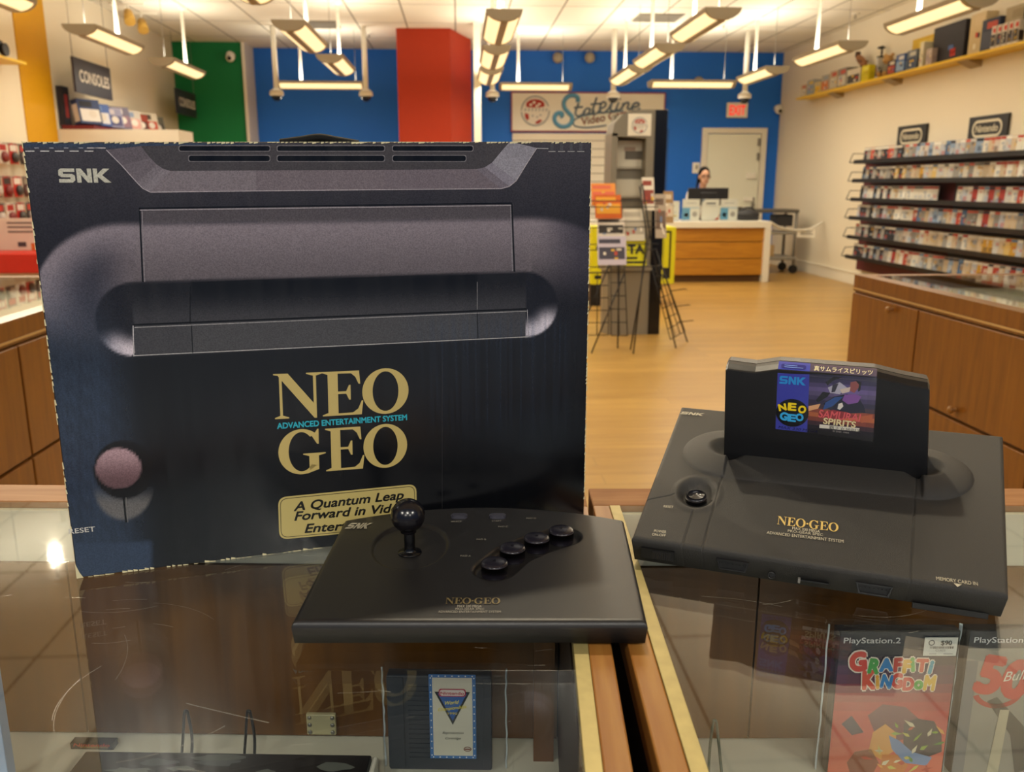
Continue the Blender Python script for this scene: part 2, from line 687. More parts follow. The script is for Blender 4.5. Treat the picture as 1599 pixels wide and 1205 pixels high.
def serif_text(b, pl, t, x, y, h, w, m=0, col=(1, 1, 1), k=2.0, gap=0.06):
    """roman serif capitals; a dot is a raised point; the whole line is w wide from x"""
    total = sum(SERIF[c][0] if c in SERIF else 0.3 for c in t) + gap * (len(t) - 1)
    sx = w / total
    cx = 0.0
    for c in t:
        if c in SERIF:
            for qi, q in enumerate(SERIF[c][1]):
                kk = k + (0.12 * (qi % 8) if c in 'NE' or qi >= 40 else 0.0)
                b.poly([pl(x + (cx + p[0]) * sx, y + p[1] * h, kk) for p in q], m, col)
            cx += SERIF[c][0] + gap
        else:
            b.poly([pl(x + (cx + .15 + .1 * math.cos(a)) * sx, y + (.5 + .1 * math.sin(a)) * h, k) for a in [i * .5236 for i in range(12)]], m, col)
            cx += 0.3 + gap


SNKP = [[(.2, 1), (1.2, 1), (1.2, .76), (.34, .76), (.34, .62), (1.0, .62), (1.2, .5), (1.2, .16), (1.0, 0), (0, 0), (0, .25), (.86, .25), (.86, .38), (.2, .38), (0, .5), (0, .86)],
        [(1.34, 0), (1.34, 1), (1.68, 1), (2.14, .45), (2.14, 1), (2.46, 1), (2.46, 0), (2.12, 0), (1.66, .55), (1.66, 0)],
        [(2.58, 0), (2.58, 1), (2.9, 1), (2.9, .62), (3.35, 1), (3.85, 1), (3.25, .53), (3.9, 0), (3.4, 0), (2.9, .42), (2.9, 0)]]


def snk(b, pl, x, y, h, w, m=0, col=(1, 1, 1), k=2.0, shear=0.0):
    for q in SNKP:
        b.poly([pl(x + p[0] / 3.9 * w + shear * p[1] * h, y + p[1] * h, k) for p in q], m, col)


def rrect(x0, y0, x1, y1, r, n=5):
    out = []
    for cx, cy, a in ((x1 - r, y0 + r, -90), (x1 - r, y1 - r, 0), (x0 + r, y1 - r, 90), (x0 + r, y0 + r, 180)):
        for i in range(n + 1):
            t = math.radians(a + 90 * i / n)
            out.append((cx + r * math.cos(t), cy + r * math.sin(t)))
    return out


def circ(cx, cy, rx, ry=None, n=32):
    ry = rx if ry is None else ry
    return [(cx + rx * math.cos(2 * math.pi * i / n), cy + ry * math.sin(2 * math.pi * i / n)) for i in range(n)]


ORD = ['first', 'second', 'third', 'fourth', 'fifth', 'sixth', 'seventh', 'eighth', 'ninth', 'tenth', 'eleventh', 'twelfth', 'thirteenth', 'fourteenth',
       'fifteenth', 'sixteenth', 'seventeenth', 'eighteenth', 'nineteenth', 'twentieth']
ORD += ['twenty-' + x for x in ORD[:9]] + ['thirtieth'] + ['thirty-' + x for x in ORD[:9]] + ['fortieth'] + ['forty-' + x for x in ORD[:9]] + ['fiftieth'] + ['fifty-' + x for x in ORD[:9]]

# ================================================================== THE ROOM
YB = 14.5          # back wall
XR = 5.32          # right wall
XL = -4.24         # left wall
struct(pbox('floor', (-7, -0.35, -0.1), (8, 16, 0), FLOORM))
struct(pbox('floor_mall', (-12, -10, -0.1), (12, -0.35, 0), M('mall_tile', '9AA0A8', 0.35)))
# ceiling with tile grid
cm = M('ceiling_tile', 'E9E3D4', 0.8, spec=0.2)
nt = cm.node_tree
bk = nt.nodes.new('ShaderNodeTexBrick')
bk.offset = 0.0
bk.inputs['Scale'].default_value = 1
bk.inputs['Brick Width'].default_value = 0.65
bk.inputs['Row Height'].default_value = 1.22
bk.inputs['Mortar Size'].default_value = 0.011
bk.inputs['Color1'].default_value = (*lin('ECE6D8'), 1)
bk.inputs['Color2'].default_value = (*lin('E8E2D4'), 1)
bk.inputs['Mortar'].default_value = (*lin('8E8778'), 1)
tcn = nt.nodes.new('ShaderNodeTexCoord')
nt.links.new(tcn.outputs['Object'], bk.inputs['Vector'])
nt.links.new(bk.outputs[0], nt.nodes['Principled BSDF'].inputs['Base Color'])
struct(pbox('ceiling', (-7, -0.35, CEIL), (8, 16, CEIL + 0.1), cm))
struct(pbox('wall_back', (-3.17, YB, 0), (5.5, YB + 0.1, CEIL), BLUE))
struct(pbox('wall_right', (XR, -0.35, 0), (XR + 0.1, YB, CEIL), WALLW))
struct(pbox('wall_left', (XL - 0.1, -0.35, 0), (XL, 14.0, CEIL), WALLW))
struct(pbox('wall_green', (XL - 0.1, 13.95, 0), (-3.17, 14.05, CEIL), GREEN))
struct(pbox('wall_return', (-3.21, 13.9, 0), (-3.165, YB, CEIL), WHITE))
struct(pbox('trim_yellow', (XL, 9.1, 0), (XL + 0.012, 9.76, CEIL), YELLOW))
b = B().box((XR - 0.02, 0, 0), (XR, YB, 0.15)).box((XR - 0.03, 0, 0.15), (XR, YB, 0.165))
struct(b.obj('baseboard_right', WHITE))
struct(pbox('baseboard_back', (-3.16, YB - 0.02, 0), (5.3, YB, 0.12), WHITE))
# red column and white post
b = B()
b.prism([(-0.81, 12.6), (-0.075, 12.57), (0.225, 13.5), (-0.81, 13.5)], lambda x, y, z: (x, y, z), 0, CEIL)
struct(b.obj('wall_column_red', RED))
struct(pbox('trim_post', (0.235, 12.1, 0), (0.33, 12.2, CEIL), WHITE))

# back door with its frame
b = B().box((4.03, YB - 0.06, 0), (4.12, YB - 0.001, 2.13)).box((5.02, YB - 0.06, 0), (5.11, YB - 0.001, 2.13)).box((4.03, YB - 0.06, 2.13), (5.11, YB - 0.001, 2.215))
struct(b.obj('trim_door', WHITE))
d = struct(pbox('door_1', (4.13, YB - 0.045, 0.01), (5.01, YB - 0.01, 2.12), M('door_paint', 'EAEAD8', 0.5)))
b = B().box((4.80, YB - 0.09, 1.40), (4.95, YB - 0.046, 1.50), 0.008).box((4.78, YB - 0.08, 1.03), (4.93, YB - 0.046, 1.10), 0.008)
b.obj('latch_plate', BRIGHT, d)
b = B().cyl((4.94, YB - 0.046, 0.98), (4.94, YB - 0.1, 0.98), 0.022).box((4.915, YB - 0.06, 0.88), (4.965, YB - 0.046, 1.10), 0.005)
b.obj('handle', GREYMETAL, d)
for z in (1.93, 1.70):
    pbox('hinge', (4.96, YB - 0.075, z), (5.0, YB - 0.046, z + 0.12), GREYMETAL, d, 0.004)

# ceiling vents
vm = M('vent_grey', '8E887C', 0.5)
for i, (x0, x1, y0, y1, lab) in enumerate([(2.29, 2.87, 11.35, 11.85, 'grey square air vent in the ceiling right of the red column'),
                                           (-2.1, -1.55, 12.1, 12.6, 'grey square air vent in the ceiling left of the red column')]):
    t = thing('air_vent', lab, 'vent', ((x0 + x1) / 2, (y0 + y1) / 2, CEIL), group='ceiling vents')
    hx, hy = (x1 - x0) / 2, (y1 - y0) / 2
    pbox('backing', (-hx, -hy, -0.012), (hx, hy, 0), vm, t)
    b = B()
    for k in range(9):
        y = -hy + 0.03 + k * (2 * hy - 0.06) / 8
        b.box((-hx + 0.02, y - 0.012, -0.022), (hx - 0.02, y + 0.012, -0.012))
    b.obj('louvre', vm, t)

# pendant light fixtures
GP = 'pendant strip lights'


def half_moon(hw=0.15, hd=0.095, n=10):
    return [(hw * math.cos(math.pi + math.pi * i / n), hd * math.sin(math.pi + math.pi * i / n)) for i in range(n + 1)]


def make_fixture(L, label, loc, rz):
    """runs along local y, centred; bottom at local z = 0"""
    t = thing('pendant_light', label, 'light', loc, rz, GP)
    hm = half_moon()
    b = B()
    # two end plates and the keel, top tray
    for y0, y1 in ((-L / 2 - 0.05, -L / 2), (L / 2, L / 2 + 0.03)):
        b.prism([(x, z + 0.1) for x, z in hm], lambda x, z, y: (x, y, z), y0, y1)
    b.prism([(-0.03, 0.0), (0.03, 0.0), (0.03, 0.03), (-0.03, 0.03)], lambda x, z, y: (x, y, z), -L / 2, L / 2)
    for s in (-1, 1):
        b.prism([(s * 0.15, 0.1), (s * 0.132, 0.1), (s * 0.128, 0.068), (s * 0.142, 0.066)], lambda x, z, y: (x, y, z), -L / 2, L / 2)
    b.obj('housing', HOUSING, t)
    for s in (-1, 1):
        b = B()
        n = 6
        arc = []
        for i in range(n + 1):
            a = math.radians(283 + (338 - 283) * i / n)
            arc.append((s * 0.14 * math.cos(a), 0.1 + 0.09 * math.sin(a)))
        inner = [(x * 0.9, 0.1 + (z - 0.1) * 0.9) for x, z in arc][::-1]
        b.prism(arc + inner, lambda x, z, y: (x, y, z), -L / 2, L / 2)
        b.obj('lens', LENS, t)
    b = B().cyl((0, L * 0.25, 0.06), (0, L * 0.25, CEIL - FIX_Z), 0.02, n=10)
    b.lathe([(0.0, CEIL - FIX_Z - 0.04), (0.05, CEIL - FIX_Z - 0.03), (0.06, CEIL - FIX_Z)], (0, L * 0.25, 0), 16)
    b.obj('stem', BRIGHT, t)
    b = B().cyl((0, -L * 0.42, 0.08), (0, -L * 0.42, CEIL - FIX_Z), 0.003, n=6)
    b.obj('cable', GREYMETAL, t)
    return t


rown = {3.93: 'rightmost row, by the yellow shelf', 2.15: 'row right of the centre post', 0.4: 'middle row beside the red column', -1.44: 'row left of the red column', -3.3: 'leftmost row, by the consoles signs'}
cnt = {}
for x, y0, y1 in FIX:
    k = min(rown, key=lambda q: abs(q - x))
    i = cnt.get(k, 0)
    cnt[k] = i + 1
    make_fixture(y1 - y0, 'boat-shaped pendant strip light, %s from the front in the %s' % (ORD[i], rown[k]), (x, (y0 + y1) / 2, FIX_Z), 0)
for (x0, x1, y), lab in zip(XFIX, ['left of the red column, before the blue wall', 'above the shop sign on the back wall', 'right of the shop sign, near the exit sign']):
    make_fixture(x1 - x0, 'pendant strip light hung crosswise ' + lab, ((x0 + x1) / 2, y, FIX_Z), math.pi / 2)

# dome cameras on rods
for x, lab in ((-2.45, 'at the far left, left end of a crosswise lamp'), (-1.24, 'next to the left side of the red column'), (0.5, 'just right of the white post'),
               (2.19, 'in front of the white shop sign'), (4.06, 'above the door, near the exit sign')):
    t = thing('dome_camera', 'white dome camera on a rod ' + lab, 'camera', (x, 12.5, CEIL), group='dome cameras on rods')
    B().cyl((0, 0, 0), (0, 0, -0.82), 0.035, n=12).obj('rod', BRIGHT, t)
    B().lathe([(0.035, -0.80), (0.09, -0.84), (0.095, -0.89), (0.08, -0.90), (0, -0.90)], n=20).obj('housing', BRIGHT, t)
    B().lathe([(0.075, -0.90), (0.06, -0.94), (0.03, -0.965), (0.0, -0.97)], n=20).obj('lens_dome', BLACKG, t)
# small wall and ceiling devices
for (px, py, Y, lab, n) in [(1216, 172, YB, 'white security camera on the blue wall right of the exit sign', 'security_camera'),
                            (360, 90, 13.95, 'white security camera high on the green wall', 'security_camera')]:
    p = on(px, py, 1, Y - 0.08)
    t = thing(n, lab, 'camera', p)
    B().cyl((0, 0.08, 0.03), (0, -0.02, 0.03), 0.06, n=14).sph((0, -0.02, 0.0), 0.065).obj('housing', BRIGHT, t)
    B().cyl((0, -0.085, -0.02), (0, -0.05, -0.01), 0.03, n=12).obj('lens', BLACKG, t)
for px, py, lab in [(871, 90, 'left round spot head high on the blue wall above the shop sign'), (921, 90, 'right round spot head high on the blue wall above the shop sign'),
                    (1091, 128, 'round spot head on the blue wall left of the exit sign')]:
    p = on(px, py, 1, YB - 0.1)
    t = thing('wall_spotlight', lab, 'light', p, group='round spots on the blue wall')
    B().sph((0, 0, 0), (0.085, 0.06, 0.085)).obj('housing', HOUSING, t)
    B().cyl((0, 0.1, 0.0), (0, 0.0, 0.0), 0.025).obj('bracket', BRIGHT, t)
# track spots at the ceiling, left
for i, (px, py, lab) in enumerate([(200, 22, 'brass track spot head, left one of the pair on the left ceiling'), (221, 36, 'brass track spot head, right one of the pair on the left ceiling')]):
    p = on(px, py, 2, CEIL - 0.12)
    t = thing('track_spotlight', lab, 'light', p, group='track spots')
    B().cyl((0, 0, 0.02), (0.05, -0.1, -0.1), 0.05, 0.065, n=16).obj('head', M('brass_spot', 'C8A04C', 0.4, metal=0.4), t)
    B().cyl((0, 0, 0.0), (0, 0, 0.12), 0.012).box((-0.2, -0.02, 0.10), (0.2, 0.02, 0.12)).obj('track', BRIGHT, t)
t = thing('track_spotlight', 'lit ceiling spot nearer the camera, mirrored in the counter glass', 'light', SPOT, group='track spots')
dv = (Vector((0.1, 0.9, 0.95)) - SPOT).normalized()
B().cyl(-dv * 0.12, dv * 0.0, 0.045, 0.05, n=16, caps=False).obj('head', M('brass_spot'), t)
B().sph(dv * -0.03, 0.032).obj('bulb', M('lit_bulb', 'FFE9C0', 0.4, emit=60.0), t)
B().cyl(-dv * 0.1, (0, 0, CEIL - SPOT.z), 0.012).obj('stem', BRIGHT, t)
for px, py, lab in [(1336, 21, 'small white sprinkler at the right ceiling edge by the yellow shelf'), (1130, 37, 'small sprinkler head in the middle of the right ceiling'), (576, 52, 'small sprinkler head left of the red column')]:
    p = on(px, py, 2, CEIL)
    t = thing('sprinkler', lab, 'sprinkler', p, group='ceiling sprinklers')
    B().lathe([(0.0, -0.012), (0.05, -0.01), (0.055, 0.0)], n=16).obj('plate', BRIGHT, t)
    B().cyl((0, 0, -0.01), (0, 0, -0.05), 0.008).cyl((0, 0, -0.05), (0, 0, -0.055), 0.02).obj('nozzle', GREYMETAL, t)

# exit sign
p = on(1151, 172, 1, YB - 0.03)
t = thing('exit_sign', 'white exit sign box with red letters on the blue wall above the door', 'sign', p)
pbox('box', (-0.175, -0.02, -0.12), (0.175, 0.03, 0.12), BRIGHT, t, 0.012)
b = B()
put_text(b, Plane((0, -0.021, 0), (1, 0, 0), (0, 0, 1), 0.001), 'EXIT', 0, -0.075, 0.15, 0.26, bold=0.03)
b.obj('text_print', M('lit_red_letters', 'F03A30', 0.5, emit=0.8), t)
p = on(1087, 262, 1, YB - 0.012)
t = thing('light_switch', 'white switch plate on the blue wall left of the door', 'switch', p)
pbox('plate', (-0.06, 0, -0.085), (0.06, 0.012, 0.085), BRIGHT, t, 0.004)
pbox('toggle', (-0.012, -0.012, -0.02), (0.03, 0.0, 0.045), M('dim_white', 'A8A294', 0.5), t, 0.003)

# shop sign on the back wall
sx0, sx1, sz0, sz1 = 0.895, 3.37, 2.16, 2.74
t = thing('shop_sign', 'wide white shop sign with blue script and a round red badge, red edged', 'sign', (0, YB - 0.03, 0))
pbox('panel', (sx0, -0.02, sz0), (sx1, 0.03, sz1), M('sign_white', 'E8E4D6', 0.4), t)
b = B()
for a, c in (((sx0 - 0.02, sz0 - 0.02), (sx1 + 0.02, sz0)), ((sx0 - 0.02, sz1), (sx1 + 0.02, sz1 + 0.02)), ((sx0 - 0.02, sz0), (sx0, sz1)), ((sx1, sz0), (sx1 + 0.02, sz1))):
    b.box((a[0], -0.028, a[1]), (c[0], 0.03, c[1]))
b.obj('edging', M('sign_red_edge', '8E2A3C', 0.5), t)


def zs(zx, zy):
    q = on(790 + zx / 6.15, 135 + zy / 6.15, 1, YB - 0.056)
    return Vector((q.x, -0.026, q.z))


def smooth_path(pts, n=6):
    P = [pts[0]] + pts + [pts[-1]]
    out = []
    for i in range(1, len(P) - 2):
        p0, p1, p2, p3 = (Vector(q) for q in P[i - 1:i + 3])
        for j in range(n):
            u = j / n
            out.append(0.5 * ((2 * p1) + (p2 - p0) * u + (2 * p0 - 5 * p1 + 4 * p2 - p3) * u * u + (3 * p1 - p0 - 3 * p2 + p3) * u ** 3))
    out.append(Vector(P[-2]))
    return out


def strokes(lines, r, name, mat, parent):
    b = B()
    for ln in lines:
        pts = smooth_path([tuple(zs(*q)) for q in ln])
        b.tube(pts, r, 6)
    return b.obj(name, mat, parent)


SL = [[(690, 150), (690, 108), (650, 85), (600, 95), (560, 140), (562, 200), (600, 250), (635, 290), (630, 340), (590, 380), (530, 385), (480, 350), (465, 300), (490, 260), (530, 255), (540, 275), (520, 290)]]
TL = [[(700, 160), (668, 250), (690, 285), (730, 270), (765, 240)], [(655, 205), (740, 195)],
      [(808, 215), (775, 212), (745, 250), (762, 275), (798, 250), (812, 210), (800, 255), (830, 260), (850, 230)],
      [(872, 105), (832, 235), (850, 268), (890, 240), (920, 200)], [(815, 172), (912, 163)],
      [(900, 215), (948, 195), (958, 160), (930, 150), (905, 190), (907, 238), (940, 253), (985, 215)],
      [(985, 215), (1028, 140), (1045, 105), (1020, 160), (1005, 220), (1040, 235), (1065, 205)],
      [(1085, 150), (1062, 215), (1085, 228), (1110, 205)], [(1092, 122), (1100, 118)],
      [(1130, 158), (1112, 222)], [(1118, 200), (1150, 158), (1180, 160), (1168, 205), (1190, 218), (1215, 195)],
      [(1215, 200), (1262, 190), (1280, 170), (1255, 155), (1222, 175), (1212, 215), (1240, 235), (1290, 210)]]
strokes(SL, 0.035, 'script_initial', M('sign_light_blue', '5A9CC4', 0.5), t)
strokes(TL, 0.016, 'script_letters', M('sign_slate', '5A6C80', 0.5), t)
strokes([[(1130, 235), (1000, 245), (850, 262), (720, 290), (652, 330), (664, 378), (760, 395), (880, 385), (965, 372)]], 0.013, 'swoosh', M('sign_steel', '5C7890', 0.5), t)
b = B()
A0, A1 = zs(735, 372), zs(1135, 302)
put_text(b, Plane(A0, (1, 0, 0), (0, 0, 1), 0.0), 'Video Games', 0, 0, None, (A1.x - A0.x) * 1.32, 'L', 0.02, 0.15, ang=math.atan2(A1.z - A0.z, A1.x - A0.x) + 0.02)
b.obj('red_lettering', M('sign_red', 'A83A28', 0.5), t)


def badge(parent, c, r, pl_n=-1):
    """round red and white badge with a ribbon, facing -y, centred at c"""
    pl = Plane(c, (1, 0, 0), (0, 0, 1), 0.002)
    b = B()
    red, grey, white = lin('A83226'), lin('8C949A'), lin('E4DFD4')
    for q in ring(0, 0, r * 1.02, r * 1.02, r * 1.12, r * 1.12):
        b.poly([pl(*p, 1) for p in q], 0, grey)
    b.poly([pl(*p, 1) for p in circ(0, 0, r)], 0, white)
    b.poly([pl(*p, 2) for p in circ(0, r * .45, r * .72, r * .42)], 0, red)
    b.poly([pl(*p, 2) for p in [(-r * .82, -r * .15), (-r * .52, -r * .22), (-r * .46, -r * .55), (-r * .62, -r * .72), (-r * .8, -r * .48)]], 0, red)
    b.poly([pl(*p, 2) for p in [(r * .05, -r * .78), (r * .35, -r * .62), (r * .56, -r * .7), (r * .3, -r * .92), (0, -r * .96)]], 0, red)
    for qx, qy in ((-.2, -.35), (.15, -.45), (.4, -.3)):
        b.poly([pl(*p, 2) for p in circ(r * qx, r * qy, r * .1, r * .05)], 0, grey)
    for px, py in ((-.35, .45), (-.1, .62), (.3, .5), (.12, .35)):
        b.poly([pl(*p, 3) for p in circ(r * px, r * py, r * .12, r * .09)], 0, white if py > 0 else red)
    b.poly([pl(*p, 4) for p in [(-r * 1.15, -r * .05), (-r * .9, r * .28), (r * .2, r * .22), (r * 1.2, r * .4), (r * 1.1, r * .05), (r * .2, -r * .12), (-r * .8, -r * .12)]], 0, white)
    for k in range(7):
        x = -r * .85 + k * r * .27
        b.poly([pl(*p, 5) for p in [(x, r * .0), (x + r * .08, r * .2), (x + r * .16, r * .18), (x + r * .1, -r * .02)]], 0, grey)
    return b.obj('badge', PRINT_BG, parent)


c0 = zs(282, 235)
badge(t, c0 + Vector((0, 0.0, 0)), 0.21)

# white slatwall panel under the sign
p = struct(pbox('wall_slat_panel', (0.9, YB - 0.04, 0.0), (3.3, YB, 2.12), WHITE))
b = B()
for k in range(15):
    z = 2.0 - k * 0.13
    b.box((0.9, YB - 0.046, z), (3.3, YB - 0.04, z + 0.014))
b.obj('slat_groove', M('slat_shadow', '9A9484', 0.6), p)

# ---------------------------------------------------------- grey kiosk, magazine rack, yellow bin
t = thing('kiosk', 'tall grey kiosk cabinet with a black side, posters above and a bin-like drum below', 'kiosk', (1.32, 7.55, 0))
gm = M('kiosk_grey', '7C776A', 0.5)
b = B()
b.prism([(0.0, 1.72), (0.02, 1.82), (0.09, 1.90), (0.19, 1.935), (0.37, 1.935), (0.37, 0.62), (0.30, 0.62), (0.30, 1.70)], lambda x, z, y: (x, y, z), 0.0, 0.35)
b.box((0.0, 0.0, 0.62), (0.05, 0.35, 1.74)).box((0.05, 0.2, 0.62), (0.30, 0.35, 1.9))
b.obj('upper_frame', gm, t)
pbox('side_panel', (0.37, -0.01, 0.0), (0.475, 0.36, 1.935), BLACKG, t, 0.005)
b = B()
b.prism([(0.02, 0.0), (0.37, 0.0), (0.37, 0.36), (0.02, 0.36), (-0.03, 0.2), (-0.03, 0.12)], lambda x, y, z: (x, y, z), 0.0, 0.60)
b.prism([(0.0, -0.02), (0.38, -0.02), (0.38, 0.36), (0.0, 0.36), (-0.05, 0.2), (-0.05, 0.1)], lambda x, y, z: (x, y, z), 0.575, 0.62)
b.obj('drum', M('kiosk_steel', '8E897C', 0.38, metal=0.3), t)
pl = Plane((0, -0.004, 0), (1, 0, 0), (0, 0, 1), 0.002)
b = B()
b.box((0.135, -0.006, 1.72), (0.335, 0.0, 1.90), col=lin('E6E2D4'))
b.obj('poster', PRINT_BG, t)
badge(t, Vector((0.235, -0.008, 1.805)), 0.06)
for i, (z0, z1, x0, x1, cc) in enumerate([(1.45, 1.69, 0.08, 0.35, 'D8D4C4'), (1.20, 1.36, 0.08, 0.35, 'D2CEBE')]):
    b = B().box((x0, 0.17, z0), (x1, 0.195, z1), col=lin(cc))
    if i == 0:
        b.box((0.15, 0.165, 1.53), (0.35, 0.172, 1.60), col=lin('66625A')).box((0.14, 0.166, 1.60), (0.24, 0.172, 1.635), col=lin('A89484'))
    b.box((x0, 0.165, z0 + 0.01), (x1, 0.17, z0 + 0.014), col=lin('8C887A'))
    b.obj('leaflet_panel', PRINT_BG, t)
b = B().box((0.475, -0.02, 0.62), (0.49, 0.1, 1.78))
b.obj('clear_edge', ACRYL, t)


def wire_grid(b, P, nx, nz, r=0.004):
    """grid of wires on a quad with corners P = bl, br, tr, tl"""
    bl, br, tr, tl = (Vector(p) for p in P)
    for i in range(nx + 1):
        u = i / nx
        b.cyl(bl.lerp(br, u), tl.lerp(tr, u), r, n=6)
    for j in range(nz + 1):
        v = j / nz
        b.cyl(bl.lerp(tl, v), br.lerp(tr, v), r, n=6)


t = thing('magazine_rack', 'black wire magazine floor rack with splayed legs before the grey kiosk', 'rack', (1.25, 6.85, 0))
b = B()
wire_grid(b, [(-0.32, 0.0, 0.12), (-0.04, 0.0, 0.12), (-0.04, 0.05, 0.62), (-0.32, 0.05, 0.62)], 3, 5)
wire_grid(b, [(-0.02, -0.02, 0.12), (0.11, -0.04, 0.12), (0.09, 0.1, 0.75), (-0.02, 0.1, 0.75)], 2, 6)
b.obj('grid_panel', BLKMETAL, t)
b = B()
wire_grid(b, [(0.50, 0.1, 0.06), (0.66, 0.25, 0.10), (0.45, 0.3, 0.66), (0.33, 0.15, 0.66)], 3, 7)
for z in (0.2, 0.33, 0.46):
    b.tube([(0.42 + (0.66 - z) * 0.3, 0.12, z), (0.52 + (0.66 - z) * 0.3, 0.02, z + 0.03), (0.60 + (0.66 - z) * 0.25, 0.2, z)], 0.004, 6)
b.obj('side_grid', BLKMETAL, t)
for pts in ([(0.13, -0.2, 0.0), (0.28, 0.15, 0.9), (0.22, 0.2, 1.3)], [(-0.2, -0.15, 0.0), (0.1, 0.1, 0.62)], [(0.53, 0.02, 0.0), (0.33, 0.15, 0.8), (0.24, 0.2, 1.32)],
            [(0.70, 0.3, 0.0), (0.38, 0.25, 0.8)], [(-0.30, 0.2, 0.0), (-0.02, 0.1, 0.7)], [(0.11, -0.18, 0.03), (0.30, 0.12, 0.95)], [(0.05, 0.05, 0.0), (0.05, 0.1, 0.85)]):
    B().tube(pts, 0.006, 6).obj('leg', BLKMETAL, t)
b = B()
for z in (0.62, 0.8, 0.98, 1.14):
    b.cyl((-0.34, 0.08, z), (0.36, 0.12, z), 0.004, n=6)
    b.cyl((-0.34, 0.02, z + 0.05), (0.36, 0.04, z + 0.05), 0.004, n=6)
b.obj('shelf_wire', BLKMETAL, t)

# magazines in the rack
MAG = [(-0.34, 0.10, 1.13, 0.13, 0.22, 'C84A20', '2A2420', 'red topped magazine at the left end of the top tier'),
       (-0.15, 0.09, 1.18, 0.20, 0.18, 'E09040', 'D86A50', 'orange covered magazine at the back of the top tier'),
       (-0.12, 0.03, 1.08, 0.22, 0.19, 'C8601A', 'E0A030', 'deep orange magazine in front on the top tier'),
       (-0.33, 0.03, 0.90, 0.13, 0.19, 'D8D0BC', '54483C', 'pale magazine at the left end of the middle tier'),
       (-0.10, 0.02, 0.93, 0.22, 0.16, 'D8CEC0', '3A3430', 'white magazine with a dark band in the middle tier'),
       (0.10, 0.05, 0.90, 0.18, 0.26, 'D2CCBA', 'B0A898', 'plain pale magazine right of the middle tier'),
       (-0.11, -0.12, 0.72, 0.23, 0.23, 'B8B0C0', '42404E', 'magazine with a grey group picture in the lower tier'),
       (-0.33, -0.02, 0.58, 0.12, 0.30, '8A5A50', '5A4A38', 'dark reddish magazine at the left of the lower tier'),
       (0.11, 0.03, 0.70, 0.19, 0.22, 'D8D40E', 'D8D40E', 'bright yellow card with black letters in the lower tier'),
       (0.23, 0.10, 1.14, 0.10, 0.27, 'D8D0C0', '8A3A2C', 'narrow magazine with a red picture on the right of the rack'),
       (0.33, 0.05, 0.92, 0.09, 0.36, 'A89A88', '6A5648', 'tall brownish magazine at the right end of the rack'),
       (0.40, 0.09, 1.04, 0.08, 0.26, '9A7A50', 'C8B8A0', 'narrow tan magazine at the far right end of the rack')]
for x, y, z, ww, hh, c1, c2, lab in MAG:
    b = B()
    b.box((-ww / 2, 0, 0), (ww / 2, 0.006, hh), col=lin(c1))
    b.box((-ww / 2 * .9, -0.001, hh * .2), (ww / 2 * .9, 0.0, hh * .62), col=lin(c2))
    b.box((-ww / 2 * .9, -0.001, hh * .75), (ww / 2 * .6, 0.0, hh * .9), col=lin(c2))
    for k in range(5):
        x0 = R.uniform(-.4, .3) * ww
        z0 = R.uniform(.05, .6) * hh
        b.box((x0, -0.002, z0), (x0 + ww * R.uniform(.08, .2), -0.001, z0 + hh * R.uniform(.05, .14)), col=lin(R.choice(['E8E0D0', 'D8B040', 'B04A3A', '6A7A9A', 'C8C0B0'])))
    if c1 == 'D8D40E':
        b = B().box((-ww / 2, 0, 0), (ww / 2, 0.006, hh), col=lin(c1))
        pm = Plane((0, -.001, 0), (1, 0, 0), (0, 0, 1), .001)
        put_text(b, pm, 'TA', 0.01, hh * .45, .07, .13, 'C', .05, col=lin('1E1E14'))
        b.box((-ww * .48, -.002, hh * .08), (ww * .48, -.001, hh * .16), col=lin('1E1E14')).box((-ww * .4, -.002, hh * .24), (ww * .1, -.001, hh * .32), col=lin('1E1E14'))
    o = b.obj('magazine', PRINT_BG, None, (1.25 + x + ww / 2 * 0.2 + 0.06, 6.85 + y + 0.1, z - 0.03), (-0.25, 0, R.uniform(-.12, .12)))
    tag(o, lab, 'magazine', 'magazines in the wire rack')

# yellow bin behind the rack
t = thing('dump_bin', 'bright yellow promotional bin with black lettering behind the magazine rack', 'bin', (1.45, 9.4, 0))
pbox('base', (0.0, 0.02, 0.0), (0.6, 0.5, 0.24), BLACK, t)
ym = M('fluorescent_yellow', 'D8D40E', 0.5)
pbox('front_panel', (0.0, 0.0, 0.24), (0.93, 0.5, 0.86), ym, t, 0.004)
b = B()
pl = Plane((0, -0.002, 0), (1, 0, 0), (0, 0, 1), 0.002)
for x0, x1, z0, z1 in ((0.86, 0.88, 0.3, 0.82), (0.80, 0.86, 0.3, 0.42), (0.05, 0.2, 0.62, 0.66), (0.08, 0.24, 0.42, 0.48), (0.5, 0.74, 0.56, 0.58), (0.78, 0.86, .80, .82), (0.04, 0.2, 0.3, 0.34)):
    b.poly([pl(x0, z0), pl(x1, z0), pl(x1, z1), pl(x0, z1)])
put_text(b, pl, 'TA', 0.65, 0.64, 0.14, 0.22, bold=0.04)
b.obj('text_print', BLACK, t)

# ---------------------------------------------------------- sales counter and what stands on it
t = thing('sales_counter', 'sales counter with honey wood boards and a white top and end, before the door', 'counter', (0, 11.6, 0))
b = B().box((1.5, 0, 0.74), (4.25, 0.75, 0.825), 0.005).box((4.165, 0, 0), (4.25, 0.75, 0.74), 0.005)
b.obj('white_top', M('counter_white', 'E4E0D2', 0.35), t)
b = B()
for z0, z1 in ((0.10, 0.315), (0.325, 0.545), (0.555, 0.74)):
    b.box((1.52, 0.05, z0), (4.165, 0.09, z1), 0.004)
b.obj('front_boards', COUNTERWOOD, t)
pbox('plinth', (1.55, 0.12, 0.0), (4.165, 0.6, 0.74), M('dark_recess_wood', '5A3A12', 0.5), t)

